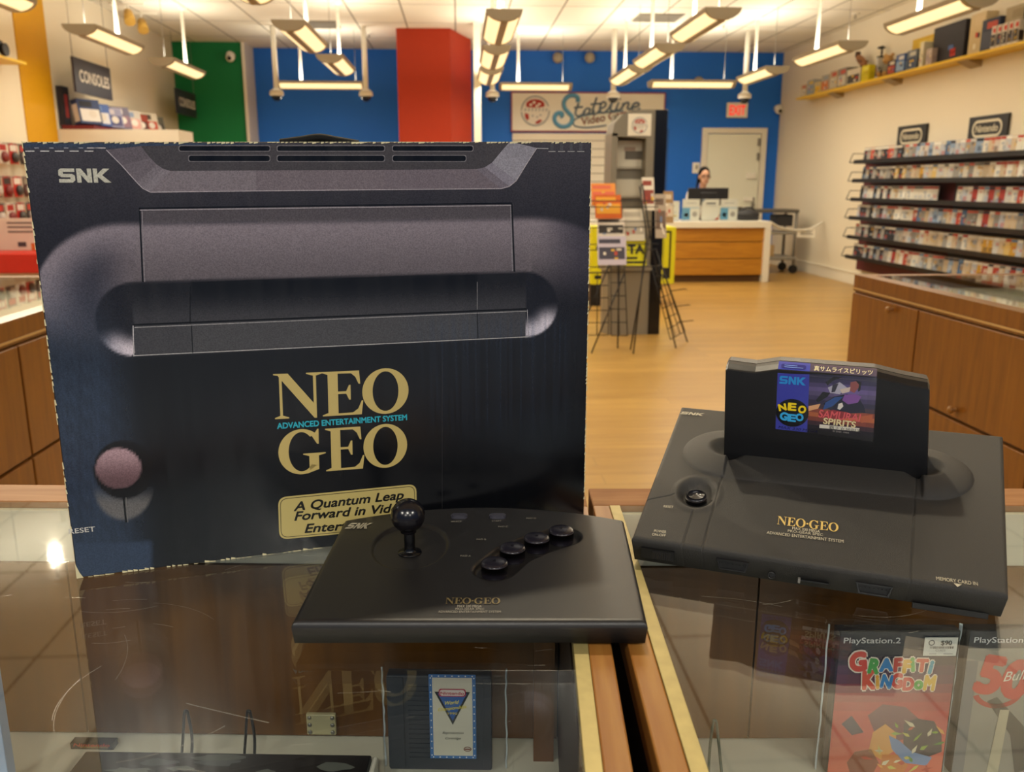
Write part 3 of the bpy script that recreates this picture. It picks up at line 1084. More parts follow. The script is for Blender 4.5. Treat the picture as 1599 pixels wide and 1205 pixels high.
HOLD = [(2.80, 3.02, 0.27, 'leftmost clear sign holder on the counter, with a plain white notice', 0), (3.05, 3.30, 0.295, 'clear sign holder second from the left, blue picture on its sheet', 1),
        (3.32, 3.57, 0.295, 'third clear sign holder on the counter, white sheet with a red corner', 2), (3.58, 3.83, 0.295, 'rightmost clear sign holder on the counter, blue picture on its sheet', 1)]
for x0, x1, h, lab, kind in HOLD:
    t = thing('sign_holder', lab, 'sign', ((x0 + x1) / 2, 11.78, 0.826), group='sign holders on the counter')
    hw = (x1 - x0) / 2
    b = B().box((-hw, 0, 0.0), (hw, 0.004, h)).box((-hw, 0.0, 0.0), (hw, 0.09, 0.004))
    b.obj('acrylic_stand', ACRYL, t)
    b = B().box((-hw + 0.006, 0.005, 0.012), (hw - 0.006, 0.008, h - 0.004), col=lin('E6E6DE'))
    pl = Plane((0, 0.0048, 0), (1, 0, 0), (0, 0, 1), 0.0001)

    def q(x0_, z0_, x1_, z1_, c_):
        b.poly([pl(x0_, z0_), pl(x1_, z0_), pl(x1_, z1_), pl(x0_, z1_)], 0, lin(c_))
    if kind == 0:
        b.poly([pl(*p) for p in circ(0, 0.2, 0.03)], 0, lin('8A8478'))
        q(-0.07, 0.06, 0.07, 0.08, 'C8B458')
        q(-0.07, 0.11, 0.07, 0.118, 'A8A498')
    elif kind == 1:
        q(-hw + 0.006, 0.015, -0.01, 0.17, '6AAAD2')
        q(-hw + 0.006, 0.17, hw - 0.01, 0.18, '8ABADA')
        b.poly([pl(*p) for p in circ(0.055, 0.09, 0.035)], 0, lin('A8A4A0'))
        b.poly([pl(*p) for p in circ(-0.06, 0.08, 0.03)], 0, lin('CFE4EE'))
        q(-0.06, 0.235, 0.07, 0.243, 'A0A4A8')
    else:
        q(-0.06, 0.225, 0.07, 0.245, '4A5260')
        q(-0.07, 0.20, 0.08, 0.206, '9A9A98')
        b.poly([pl(hw - 0.07, 0.014), pl(hw - 0.008, 0.014), pl(hw - 0.008, 0.06)], 0, lin('B84A3A'))
        b.poly([pl(-hw + 0.007, h - 0.006), pl(-hw + 0.007, h - 0.05), pl(-hw + 0.05, h - 0.006)], 0, lin('5A7A9A'))
    b.obj('notice', PRINT_BG, t)

t = thing('monitor', 'black computer monitor on the sales counter, seen from behind', 'monitor', (3.5, 12.12, 0.826))
b = B().box((-0.285, -0.02, 0.20), (0.285, 0.02, 0.44), 0.006).box((-0.12, -0.04, 0.24), (0.12, -0.02, 0.38), 0.01)
b.obj('screen_back', M('monitor_black', '15151A', 0.4), t)
b = B().box((-0.03, -0.02, 0.01), (0.03, 0.01, 0.3), 0.004).box((-0.12, -0.08, 0), (0.12, 0.08, 0.012), 0.004)
b.obj('stand', BLACK, t)
t = thing('handbag', 'dark slumped bag at the right end of the sales counter', 'bag', (4.02, 11.95, 0.83))
b = B()
b.sph((0, 0, 0.07), (0.17, 0.1, 0.075)).box((-0.15, -0.09, 0.0), (0.15, 0.09, 0.05), 0.03)
b.obj('pouch', M('bag_black', '2C2C30', 0.6), t)
B().tube(smooth_path([(-0.14, 0, 0.08), (-0.06, -0.02, 0.16), (0.06, -0.02, 0.16), (0.14, 0, 0.08)]), 0.012).obj('strap', M('bag_black'), t)

# white chain from the counter to the right wall
b = B()
pts = smooth_path([(4.275, 11.7, 0.80), (4.5, 11.9, 0.72), (4.8, 12.1, 0.68), (5.05, 12.25, 0.69), (5.3, 12.4, 0.78)], 10)
b.tube(pts, 0.018, 8)
o = b.obj('barrier_chain', M('chain_white', 'E2DED2', 0.5))
tag(o, 'white barrier chain slung from the sales counter to the right wall', 'chain')
t = thing('hanging_notice', 'small white notice hanging on the barrier chain', 'notice', (5.0, 12.2, 0.57))
pbox('sheet', (-0.15, 0, 0), (0.12, 0.006, 0.12), BRIGHT, t)
pl = Plane((0, -0.001, 0), (1, 0, 0), (0, 0, 1), 0.001)
b = B()
for z, x1 in ((0.09, 0.08), (0.065, 0.05), (0.04, 0.08)):
    b.poly([pl(-0.1, z), pl(x1, z), pl(x1, z + 0.012), pl(-0.1, z + 0.012)])
b.obj('text_print', M('grey_ink', '7A766C', 0.6), t)

# utility cart behind the counter
t = thing('utility_cart', 'grey two shelf utility cart by the right wall, beside the sales counter', 'cart', (4.72, 13.0, 0))
dm = M('cart_grey', '57524A', 0.5)
for z, hh in ((0.20, 0.05), (0.58, 0.04), (0.90, 0.05)):
    pbox('tray', (-0.42, -0.25, z), (0.36, 0.25, z + hh), M('cart_tray', '8A857A', 0.5) if z < .8 else dm, t, 0.01)
for x in (-0.39, 0.33):
    for y in (-0.22, 0.22):
        B().cyl((x, y, 0.12), (x, y, 0.93), 0.022, n=10).obj('post', M('cart_post', '77726A', 0.45), t)
        wq = B().cyl((x, y - 0.02, 0.065), (x, y + 0.02, 0.065), 0.065, n=18).obj('wheel', BLACK, t)
        B().cyl((x, y, 0.065), (x, y, 0.16), 0.018, n=8).obj('caster_fork', GREYMETAL, wq)
B().tube([(-0.42, -0.2, 0.92), (-0.5, -0.2, 0.97), (-0.5, 0.2, 0.97), (-0.42, 0.2, 0.92)], 0.015).obj('handle', dm, t)
o = pbox('cardboard_box', (0, 0, 0), (0.4, 0.3, 0.17), M('cardboard', 'B09264', 0.7))
o.location = (4.36, 12.82, 0.251)
tag(o, 'brown cardboard box on the lower cart shelf', 'box')
o = pbox('storage_bin', (0, 0, 0), (0.26, 0.3, 0.17), M('bin_black', '26262A', 0.5), bev=0.02)
o.location = (4.76, 12.82, 0.70)
tag(o, 'black plastic bin under the top of the utility cart', 'bin')
o = pbox('storage_bin', (0, 0, 0), (0.16, 0.25, 0.14), M('bin_blue', '24386A', 0.5), bev=0.012)
o.location = (4.42, 12.85, 0.621)
tag(o, 'small dark blue box on the middle cart shelf', 'box')

# ---------------------------------------------------------- the person behind the counter
PX, PY = 3.55, 12.62
t = thing('person', 'person with dark tied-back hair and glasses in a white top, looking down behind the monitor', 'person', (PX, PY, 0))
b = B()


def limb(a, c, r0, r1):
    a, c = Vector(a), Vector(c)
    n = max(3, int((c - a).length / 0.03))
    for i in range(n + 1):
        u = i / n
        b.sph(a.lerp(c, u), r0 + (r1 - r0) * u, 12, 8)


def ell(a, r, rot=None):
    b.sph(a, r, 18, 12, rot=rot)


hc = Vector((0, -0.09, 1.425))
tilt = Matrix.Rotation(math.radians(14), 3, 'X')
ell(hc + Vector((0, 0.01, 0.02)), (0.073, 0.092, 0.1), tilt)
ell(hc + Vector((0, -0.028, -0.06)), (0.055, 0.06, 0.062), tilt)
ell(hc + Vector((0, -0.062, -0.09)), (0.027, 0.025, 0.025))
b.sph(hc + Vector((0, -0.098, -0.025)), (0.012, 0.018, 0.03), 10, 8)
ell(hc + Vector((0.073, 0.0, -0.01)), (0.012, 0.022, 0.032))
ell(hc + Vector((-0.073, 0.0, -0.01)), (0.012, 0.022, 0.032))
limb(hc + Vector((0, 0.02, -0.07)), (0, -0.01, 1.22), 0.047, 0.055)
ell((0, 0, 1.16), (0.165, 0.085, 0.075))
ell((0, 0, 1.05), (0.145, 0.095, 0.14))
ell((0, 0.0, 0.90), (0.125, 0.09, 0.12))
ell((0, 0.01, 0.78), (0.155, 0.105, 0.11))
for s in (-1, 1):
    limb((s * 0.165, 0, 1.17), (s * 0.215, -0.03, 0.95), 0.05, 0.037)
    limb((s * 0.215, -0.03, 0.95), (s * 0.16, -0.22, 0.90), 0.037, 0.026)
    hp = Vector((s * 0.155, -0.27, 0.895))
    ell(hp, (0.038, 0.05, 0.016))
    for k in range(4):
        fx = (k - 1.5) * 0.018
        limb(hp + Vector((fx, -0.04, 0)), hp + Vector((fx, -0.075 - 0.012 * (1.5 - abs(k - 1.5)), -0.006)), 0.009, 0.008)
        limb(hp + Vector((fx, -0.075, -0.006)), hp + Vector((fx, -0.095, -0.024)), 0.008, 0.007)
    limb(hp + Vector((-s * 0.035, 0.01, 0)), hp + Vector((-s * 0.06, -0.04, -0.008)), 0.01, 0.008)
    limb((s * 0.085, 0.01, 0.76), (s * 0.085, -0.01, 0.44), 0.08, 0.055)
    limb((s * 0.085, -0.01, 0.44), (s * 0.09, 0.02, 0.08), 0.052, 0.036)
    ell((s * 0.09, -0.05, 0.035), (0.04, 0.11, 0.035))
body = b.obj('body', M('skin', 'C49478', 0.55), t)
mod = body.modifiers.new('remesh', 'REMESH')
mod.mode = 'VOXEL'
mod.voxel_size = 0.007
mod.use_smooth_shade = True
sm_ = body.modifiers.new('smooth', 'SMOOTH')
sm_.iterations = 3
b = B()
ell(hc + Vector((0, 0.026, 0.042)), (0.084, 0.094, 0.1), tilt)
ell(hc + Vector((-0.055, 0.05, -0.02)), (0.032, 0.06, 0.075))
limb(hc + Vector((-0.05, 0.09, 0.0)), hc + Vector((-0.09, 0.07, -0.18)), 0.032, 0.014)
hair = b.obj('hair', M('dark_hair', '120D0B', 0.75, spec=0.2), t)
mod = hair.modifiers.new('remesh', 'REMESH')
mod.mode = 'VOXEL'
mod.voxel_size = 0.008
mod.use_smooth_shade = True
b = B()
ell((0, 0, 1.15), (0.172, 0.095, 0.072))
ell((0, 0, 1.05), (0.155, 0.105, 0.15))
ell((0, 0, 0.90), (0.138, 0.102, 0.14))
for s in (-1, 1):
    limb((s * 0.165, 0, 1.17), (s * 0.2, -0.02, 1.03), 0.062, 0.055)
shirt = b.obj('shirt', M('white_cloth', 'D8D2C8', 0.8), t)
mod = shirt.modifiers.new('remesh', 'REMESH')
mod.mode = 'VOXEL'
mod.voxel_size = 0.01
mod.use_smooth_shade = True
b = B()
ell((0, 0.01, 0.76), (0.168, 0.115, 0.11))
for s in (-1, 1):
    limb((s * 0.085, 0.01, 0.76), (s * 0.085, -0.01, 0.44), 0.092, 0.066)
    limb((s * 0.085, -0.01, 0.44), (s * 0.09, 0.02, 0.1), 0.064, 0.05)
tr_ = b.obj('trousers', M('dark_cloth', '22242C', 0.85), t)
mod = tr_.modifiers.new('remesh', 'REMESH')
mod.mode = 'VOXEL'
mod.voxel_size = 0.012
mod.use_smooth_shade = True
for s in (-1, 1):
    B().tube(smooth_path([(s * 0.085, -0.09, 1.22 - 0.02), (s * 0.08, -0.085, 1.12), (s * 0.08, -0.115, 0.95)]), 0.012).obj('strap', M('olive_strap', '4A4030', 0.8), t)
    e_ = hc + Vector((s * 0.03, -0.083, 0.0))
    B().sph(e_, (0.012, 0.006, 0.005)).obj('eye', M('eye_dark', '1A1412', 0.3), t)
    B().tube([hc + Vector((s * 0.012, -0.09, 0.014)), hc + Vector((s * 0.05, -0.082, 0.018))], 0.004).obj('eyebrow', M('dark_hair'), t)
B().sph(hc + Vector((0, -0.09, -0.068)), (0.02, 0.008, 0.006)).obj('lips', M('lip', '9A5048', 0.5), t)
b = B()
for s in (-1, 1):
    b.tube([hc + Vector((s * 0.033 + 0.027 * math.cos(a), -0.1, -0.006 + 0.019 * math.sin(a))) for a in [i * math.pi / 8 for i in range(17)]], 0.0028, 6)
    b.tube([hc + Vector((s * 0.06, -0.098, 0.0)), hc + Vector((s * 0.074, -0.02, 0.004))], 0.0025, 6)
b.tube([hc + Vector((-0.007, -0.102, -0.002)), hc + Vector((0.007, -0.102, -0.002))], 0.0025, 6)
b.obj('glasses', BLACKG, t)

# ================================================================== RIGHT WALL: racks, signs, yellow shelf
struct(pbox('wall_slat_maroon', (5.25, 9.0, 0.22), (XR, 11.12, 1.70), M('maroon_slat', '5A1822', 0.5)))
struct(pbox('wall_slat_slate', (5.25, 6.2, 0.22), (XR, 9.0, 1.72), M('slate_slat', '3C434E', 0.5)))
ROWS = [1.585, 1.355, 1.125, 0.895, 0.655, 0.405]
RN = ['top', 'second', 'third', 'fourth', 'fifth', 'lowest']
for z, rn in zip(ROWS, RN):
    t = thing('display_shelf', 'long black shelf of game cases on the right wall, the %s one' % (rn if rn in ('top', 'lowest') else rn + ' from the top'), 'shelf', (5.0, 0, z), group='black wall shelves')
    b = B().box((0.0, 6.3, -0.02), (0.245, 10.92, 0.0)).box((0.0, 6.3, 0.0), (0.012, 10.92, 0.028))
    b.obj('tray', M('shelf_black', '121112', 0.45), t)
    b = B()
    P = [(0.01, 11.06, 0.0), (0.22, 11.06, 0.0), (0.22, 11.06, 0.11), (0.05, 11.06, 0.11)]
    for i in range(4):
        b.cyl(P[i], P[(i + 1) % 4], 0.005, n=6)
    for x in (0.01, 0.22):
        b.cyl((x, 10.9, -0.002), (x, 11.06, 0.0), 0.006, n=6)
    b.obj('end_frame', BLKMETAL, t)

PAL = {'dark': ['2A2A30', '3A3438', '1E2228', '4A4448', '30343E'], 'white': ['E4E0D4', 'DCD8CC', 'E8E4DA', 'D8D2C4'],
       'pale': ['C8C4BE', 'B8BCC4', 'D0C8B8', 'A8B0BC', 'C4B8B0'], 'beige': ['C8B498', 'D0BC9C', 'B8A488', 'CCB8A8'],
       'red': ['B84838', 'C86050', 'A83A34'], 'blue': ['6A86A8', '8AA0BC', '4A6488'], 'yellow': ['D0A848', 'C89838', 'D8B870'], 'grey': ['8A8680', '9A9690', '767470'], 'green': ['5A9A4A', '8AB848']}
CASEM = {}


def case_mesh(kind, i):
    key = (kind, i)
    if key in CASEM:
        return CASEM[key]
    rr = random.Random(hash((kind == 'x', i)) + sum(map(ord, kind)) * 31 + i)
    b = B()
    wd, hh, th = 0.135, 0.17, 0.018
    base = lin(rr.choice(PAL[kind]))
    b.box((-wd / 2, 0, 0), (wd / 2, th, hh), col=tuple(c * 0.8 for c in base))
    b.poly([(-wd / 2 + .003, -.0006, .003), (wd / 2 - .003, -.0006, .003), (wd / 2 - .003, -.0006, hh - .003), (-wd / 2 + .003, -.0006, hh - .003)], 0, base)
    cols = [lin(c) for k in ('pale', 'beige', 'red', 'blue', 'yellow', 'dark', 'white') for c in PAL[k][:2]]
    for k in range(6):
        x0, z0 = rr.uniform(-wd / 2 + .005, wd / 2 - .05), rr.uniform(.01, hh - .06)
        x1, z1 = x0 + rr.uniform(.02, .045), z0 + rr.uniform(.015, .05)
        b.poly([(x0, -.0012 - k * .0002, z0), (x1, -.0012 - k * .0002, z0), (x1, -.0012 - k * .0002, z1), (x0, -.0012 - k * .0002, z1)], 0, tuple(base[q] * .45 + c_ * .55 for q, c_ in enumerate(rr.choice(cols))))
    b.poly([(-wd / 2 + .004, -.003, hh - .03), (wd / 2 - .004, -.003, hh - .03), (wd / 2 - .004, -.003, hh - .006), (-wd / 2 + .004, -.003, hh - .006)], 0, lin(rr.choice(PAL[rr.choice(['white', 'pale', 'red', 'blue', 'dark', 'grey'])])))
    o = b.obj('game_case', PRINT_BG)
    CASEM[key] = o.data
    bpy.data.objects.remove(o)
    return CASEM[key]


# runs of cases per shelf: (far y, near y, kinds)
RUNS = [[(10.75, 10.1, ['dark', 'grey', 'red']), (10.0, 9.55, ['dark', 'grey']), (9.5, 9.1, ['blue', 'pale', 'beige']), (9.0, 8.35, ['pale', 'blue', 'grey']), (8.25, 7.6, ['white', 'pale', 'beige']), (7.5, 6.6, ['pale', 'beige', 'white'])],
        [(10.75, 10.25, ['dark', 'grey']), (10.1, 9.6, ['grey', 'dark', 'yellow']), (9.55, 9.0, ['pale', 'beige', 'yellow']), (8.9, 8.3, ['pale', 'red', 'grey']), (8.2, 7.35, ['white', 'beige']), (7.2, 6.6, ['dark', 'green', 'yellow'])],
        [(10.75, 9.95, ['dark', 'pale', 'dark', 'white']), (9.8, 9.15, ['white']), (8.6, 7.45, ['white', 'pale', 'red', 'grey']), (7.3, 6.6, ['pale', 'red'])],
        [(10.8, 9.95, ['grey', 'dark', 'pale']), (9.85, 9.6, ['white']), (9.5, 8.3, ['pale', 'red', 'blue', 'grey', 'beige']), (8.2, 6.7, ['pale', 'red', 'beige', 'grey'])],
        [(10.8, 10.4, ['dark', 'grey']), (10.3, 9.75, ['grey', 'dark']), (9.6, 9.0, ['beige', 'pale', 'grey']), (8.85, 8.25, ['beige', 'grey', 'white']), (8.15, 6.8, ['beige', 'red', 'yellow', 'pale'])],
        [(10.8, 10.0, ['dark', 'grey']), (9.9, 9.3, ['white', 'red', 'beige']), (9.2, 8.85, ['pale', 'grey']), (8.7, 8.3, ['beige', 'blue']), (8.2, 7.2, ['pale', 'yellow', 'red', 'white', 'red'])]]
CN = {'dark': 'dark', 'white': 'white', 'pale': 'pale', 'beige': 'beige', 'red': 'red', 'blue': 'blue', 'yellow': 'yellow', 'grey': 'grey', 'green': 'green'}
for z, rn, runs in zip(ROWS, RN, RUNS):
    n = 0
    for y1, y0, kinds in runs:
        y = y1
        j = 0
        while y > y0:
            kind = kinds[j % len(kinds)] if R.random() < .7 else R.choice(kinds)
            o = bpy.data.objects.new('game_case', case_mesh(kind, R.randrange(5)))
            C.objects.link(o)
            o.location = (5.10, y, z + 0.003)
            o.rotation_euler = (math.radians(-7), 0, math.radians(-60 + R.uniform(-3, 3)))
            tag(o, '%s game case, %s from far end of %s wall shelf' % (CN[kind], ORD[n], rn), 'game case', 'game cases on the %s wall shelf' % rn)
            n += 1
            j += 1
            y -= R.choice([0.083, 0.088, 0.094])

for y0, y1, lab in ((9.78, 10.44, 'smaller looking black wall sign with a white outlined word, farther from the camera'), (8.30, 8.96, 'nearer black wall sign with a white outlined word, over the slate shelves')):
    t = thing('wall_sign', lab, 'sign', (XR - 0.02, (y0 + y1) / 2, 1.86), group='black signs over the shelves')
    hw = 0.325
    pbox('panel', (-0.01, -hw, -0.125), (0.015, hw, 0.125), M('sign_black', '1C1B1A', 0.5), t)
    pl = Plane((-0.012, 0, 0), (0, -1, 0), (0, 0, 1), 0.002)
    b = B()
    o_, i_ = rrect(-0.25, -0.085, 0.25, 0.085, 0.085, 8), rrect(-0.225, -0.06, 0.225, 0.06, 0.06, 8)
    nn = len(o_)
    for k in range(nn):
        b.poly([pl(*o_[k]), pl(*o_[(k + 1) % nn]), pl(*i_[(k + 1) % nn]), pl(*i_[k])])
    put_text(b, pl, 'Nintendo', 0, -0.032, 0.07, 0.37, bold=0.02)
    b.obj('text_print', M('sign_cream', 'D8CEB4', 0.5), t)

# yellow shelf
b = B().box((5.09, 5.2, 2.545), (XR, 13.25, 2.572))
t = thing('yellow_shelf', 'long yellow shelf high on the right wall, full of boxes and toys', 'shelf', (0, 0, 0))
b.obj('board', YSHELF, t)
for y in (12.2, 10.6, 9.0, 7.4):
    b = B()
    b.prism([(5.16, 2.545), (XR, 2.545), (XR, 2.48)], lambda x, z, y_: (x, y_, z), y - 0.1, y + 0.1)
    b.obj('bracket', M('bracket_tan', 'A08A64', 0.5), t)


def carton(name, lab, cat, y0, y1, x0, x1, z0, h, c1, c2, c3, grp, seed=0, lean=0):
    rr = random.Random(seed)
    ln, dp = y1 - y0, x1 - x0
    b = B()
    b.box((-dp / 2, -ln / 2, 0), (dp / 2, ln / 2, h), col=lin(c1))
    X = -dp / 2 - 0.001
    b.poly([(X, -ln * .44, h * .1), (X, ln * .44, h * .1), (X, ln * .44, h * .62), (X, -ln * .44, h * .62)][::-1], 0, lin(c2))
    b.poly([(X, -ln * .40, h * .7), (X, ln * .2, h * .7), (X, ln * .2, h * .9), (X, -ln * .4, h * .9)][::-1], 0, lin(c3))
    Y = -ln / 2 - 0.001
    b.poly([(-dp * .42, Y, h * .1), (dp * .42, Y, h * .1), (dp * .42, Y, h * .55), (-dp * .42, Y, h * .55)], 0, lin(c2))
    for k in range(3):
        a, c = rr.uniform(-.4, .2) * ln, rr.uniform(.12, .5) * h
        b.poly([(X - .001, a, c), (X - .001, a + ln * .16, c), (X - .001, a + ln * .16, c + h * .12), (X - .001, a, c + h * .12)][::-1], 0, lin(rr.choice(['E8E0D0', 'D8B040', 'C84030', '4A6AA8', '30303A'])))
    o = b.obj(name, PRINT_BG, None, ((x0 + x1) / 2, (y0 + y1) / 2, z0), (0, lean, 0))
    return tag(o, lab, cat, grp)


YS = 2.573
G = 'boxes on the yellow shelf'
carton('toy_box', 'small cream and tan box at the far end of the yellow shelf', 'box', 12.95, 13.15, 5.12, 5.26, YS, 0.17, 'C8B088', 'D8CFB8', 'B84A3A', G, 1)
carton('toy_box', 'grey-blue box second from the far end of the yellow shelf', 'box', 12.68, 12.92, 5.12, 5.26, YS, 0.21, 'A8A8A4', '8898A8', 'D8B848', G, 2)
carton('toy_box', 'yellow fronted small box near the far end of the yellow shelf', 'box', 12.46, 12.64, 5.12, 5.26, YS, 0.15, 'D8C080', 'E0B830', 'C0B8A0', G, 3)
carton('toy_box', 'grey box with an orange front beside the yellow fronted one', 'box', 12.18, 12.42, 5.12, 5.26, YS, 0.22, 'B0A898', 'C8763A', '98A0A8', G, 4)
carton('console_box', 'tan box with a reddish top panel on the far half of the yellow shelf', 'box', 11.9, 12.14, 5.12, 5.27, YS, 0.24, 'B8A084', 'C0B8A4', 'B8503A', G, 5)
carton('console_box', 'grey box with a red lid strip on the far half of the yellow shelf', 'box', 11.62, 11.88, 5.12, 5.28, YS, 0.24, '8A8478', 'C8C0B0', 'B85444', G, 6)
carton('console_box', 'white box with black markings under the brown model plane', 'box', 11.22, 11.60, 5.12, 5.28, YS, 0.19, 'D0C8B4', '4A463E', 'C8C2B4', G, 7)
t = thing('model_plane', 'brown model plane perched on the white box on the yellow shelf', 'toy', (5.2, 11.38, YS + 0.192))
B().sph((0, 0, 0.09), (0.045, 0.17, 0.05), rot=Matrix.Rotation(0.5, 3, 'X')).obj('fuselage', M('toy_brown', '8A5A34', 0.6), t)
B().box((-0.06, -0.05, 0.085), (0.06, 0.04, 0.10), 0.006, rot=Matrix.Rotation(0.3, 3, 'X')).obj('wing', M('toy_dark_brown', '4A3424', 0.6), t)
B().box((-0.03, 0.1, 0.15), (0.03, 0.15, 0.22), 0.01).obj('tail', M('toy_dark_brown'), t)
B().cyl((0, 0, 0), (0, 0, 0.07), 0.015).obj('support', BLACK, t)
carton('toy_box', 'bright yellow box standing in the middle of the yellow shelf', 'box', 10.98, 11.18, 5.12, 5.26, YS, 0.19, 'D8C81E', 'C8B818', 'E0D860', G, 8)
t = thing('figure_stand', 'black two armed figure stand rising behind the bright yellow box', 'stand', (5.24, 10.93, YS))
B().cyl((0, 0, 0), (0, 0, 0.40), 0.012).lathe([(0, 0), (0.03, 0), (0.03, 0.01), (0, 0.012)]).obj('pole', BLACK, t)
for z, a in ((0.38, 0.05), (0.27, 0.045)):
    B().sph((0, 0.02, z), (0.05, a, 0.016)).obj('platform', BLACK, t)
carton('game_box', 'thin white and black box leaning by the figure stand', 'box', 10.76, 10.81, 5.12, 5.27, YS, 0.24, 'C8C8C4', '2E2E34', 'D8D4C8', G, 9)


def plush(lab, y, s, c1, c2, rz=-1.2):
    t = thing('plush_toy', lab, 'toy', (5.2, y, YS), rz, 'plush toys on the yellow shelf')
    B().sph((0, 0, 0.085 * s), (0.065 * s, 0.06 * s, 0.085 * s)).obj('torso', c1, t)
    B().sph((0, -0.01, 0.21 * s), (0.065 * s, 0.06 * s, 0.06 * s)).sph((0, -0.06 * s, 0.2 * s), 0.025 * s).obj('head', c2, t)
    for q in (-1, 1):
        B().sph((q * 0.055 * s, 0, 0.265 * s), 0.024 * s).obj('ear', c2, t)
        B().tube([(q * 0.05 * s, 0, 0.14 * s), (q * 0.09 * s, -0.04 * s, 0.09 * s), (q * 0.07 * s, -0.08 * s, 0.07 * s)], 0.022 * s).obj('arm', c1, t)
        B().tube([(q * 0.04 * s, -0.02, 0.03 * s), (q * 0.05 * s, -0.1 * s, 0.03 * s), (q * 0.05 * s, -0.11 * s, 0.06 * s)], 0.028 * s).obj('leg', c2, t)


plush('tan and grey soft toy sitting right of the figure stand', 10.65, 0.95, M('plush_grey', '8A8474', 0.9), M('plush_tan', 'B8905A', 0.9))
carton('game_box', 'black and red small box in front of the soft toy gap on the yellow shelf', 'box', 10.32, 10.5, 5.12, 5.26, YS, 0.16, '3A3036', 'B04A3A', 'D8D0C0', G, 10)
carton('game_box', 'blue box with a white panel at the middle of the yellow shelf', 'box', 10.1, 10.3, 5.12, 5.26, YS, 0.2, '3A5A9A', '8AA4C8', 'D8D8D8', G, 11)
carton('console_box', 'tall yellow topped box behind the blue boxes on the yellow shelf', 'box', 9.78, 10.25, 5.27, 5.318, YS, 0.36, 'D8B030', '98A8C8', 'E0C450', G, 12)
carton('game_box', 'grey-blue box with an oval badge left of the dark box', 'box', 9.84, 10.06, 5.12, 5.26, YS, 0.21, '6A7484', '3A4A6A', 'C8C8C0', G, 13)
carton('game_box', 'narrow cream box leaning left of the large dark box', 'box', 9.68, 9.76, 5.11, 5.25, YS, 0.26, 'D8D0B4', 'D0C8AC', 'E0D8C0', G, 14)
carton('game_box', 'low grey-pink box leaning against the large dark box', 'box', 9.5, 9.62, 5.11, 5.17, YS, 0.17, 'B8A8A4', 'A89898', 'C8BCB4', G, 15)
carton('console_box', 'large plain dark grey box on the yellow shelf', 'box', 9.02, 9.62, 5.175, 5.318, YS, 0.38, '2E2C32', '2E2C32', '312F35', G, 16)
carton('console_box', 'tall plain beige box right of the large dark box', 'box', 8.72, 8.98, 5.2, 5.318, YS, 0.4, 'D0BC94', 'CCB88E', 'D4C09A', G, 17)
carton('console_box', 'dark blue box with a red corner left of the red topped boxes', 'box', 8.42, 8.7, 5.16, 5.31, YS, 0.3, '343C52', '4A5064', 'B84A3E', G, 18)
for k in range(5):
    carton('game_box', 'narrow white box with a red top, %s from the left of the set' % ORD[k], 'box', 8.36 - k * 0.085, 8.43 - k * 0.085, 5.1, 5.155, YS, 0.2, 'D8D0C8', '3A3434', 'C83A2C', 'red topped boxes on the yellow shelf', 20 + k)
carton('console_box', 'large white box at the right end of the yellow shelf in view', 'box', 7.2, 7.96, 5.12, 5.31, YS, 0.21, 'D8D0BE', 'D4CCBA', 'DCD4C2', G, 30)
carton('console_box', 'dark box with a white bar stacked on the large white box', 'box', 7.5, 8.02, 5.13, 5.3, YS + 0.212, 0.17, '2C2A2E', '34323A', 'B8B4AC', G, 31)
carton('console_box', 'red box stacked at the right edge beside the dark box', 'box', 7.16, 7.48, 5.13, 5.3, YS + 0.212, 0.2, 'C03A2C', 'B83428', 'D8D0C8', G, 32)
carton('console_box', 'tan box with a dark lid behind the red topped boxes', 'box', 8.05, 8.40, 5.2, 5.318, YS, 0.36, 'A8987A', '3A3632', '988868', G, 33)

# ================================================================== LEFT WALL
struct(B().box((XL + .001, 9.78, 0.0), (-2.98, 10.3, 1.885)).box((XL + .001, 10.3, 1.5), (-3.86, 12.7, 1.885)).obj('wall_cabinet_left', M('cabinet_white', 'DCD4C2', 0.5)))
G = 'boxes on the white cabinet'
o = pbox('display_riser', (-4.2, 9.82, 1.886), (-3.87, 12.6, 1.93), M('riser_maroon', '6A1A22', 0.5))
tag(o, 'low maroon riser under the boxes on the left cabinet', 'riser')
lc = [('3A4A74', 'E0DCD8', '2C2E3A', 'blue box with a round white picture at the left end of the maroon riser'), ('4A68B0', 'D8D8E0', '6A8AC0', 'blue and white box second from the left on the riser'),
      ('8A8AA8', '50507A', 'C0B8C0', 'lilac grey box third from the left on the riser'), ('6A6478', '8A6A7A', 'D0C8C8', 'mauve box in the middle of the riser, below the first hanging sign'),
      ('B8B0A8', 'C89890', '7A8AA8', 'pale box with a pink panel right of the mauve one'), ('8A3A2C', '5A3A34', 'C05A38', 'rust red box on the right part of the riser'),
      ('C8C0B0', 'B84A3A', '484038', 'white box with a red patch on the right part of the riser'), ('5A584C', '3A3C38', '8A8878', 'olive dark box at the right end of the riser')]
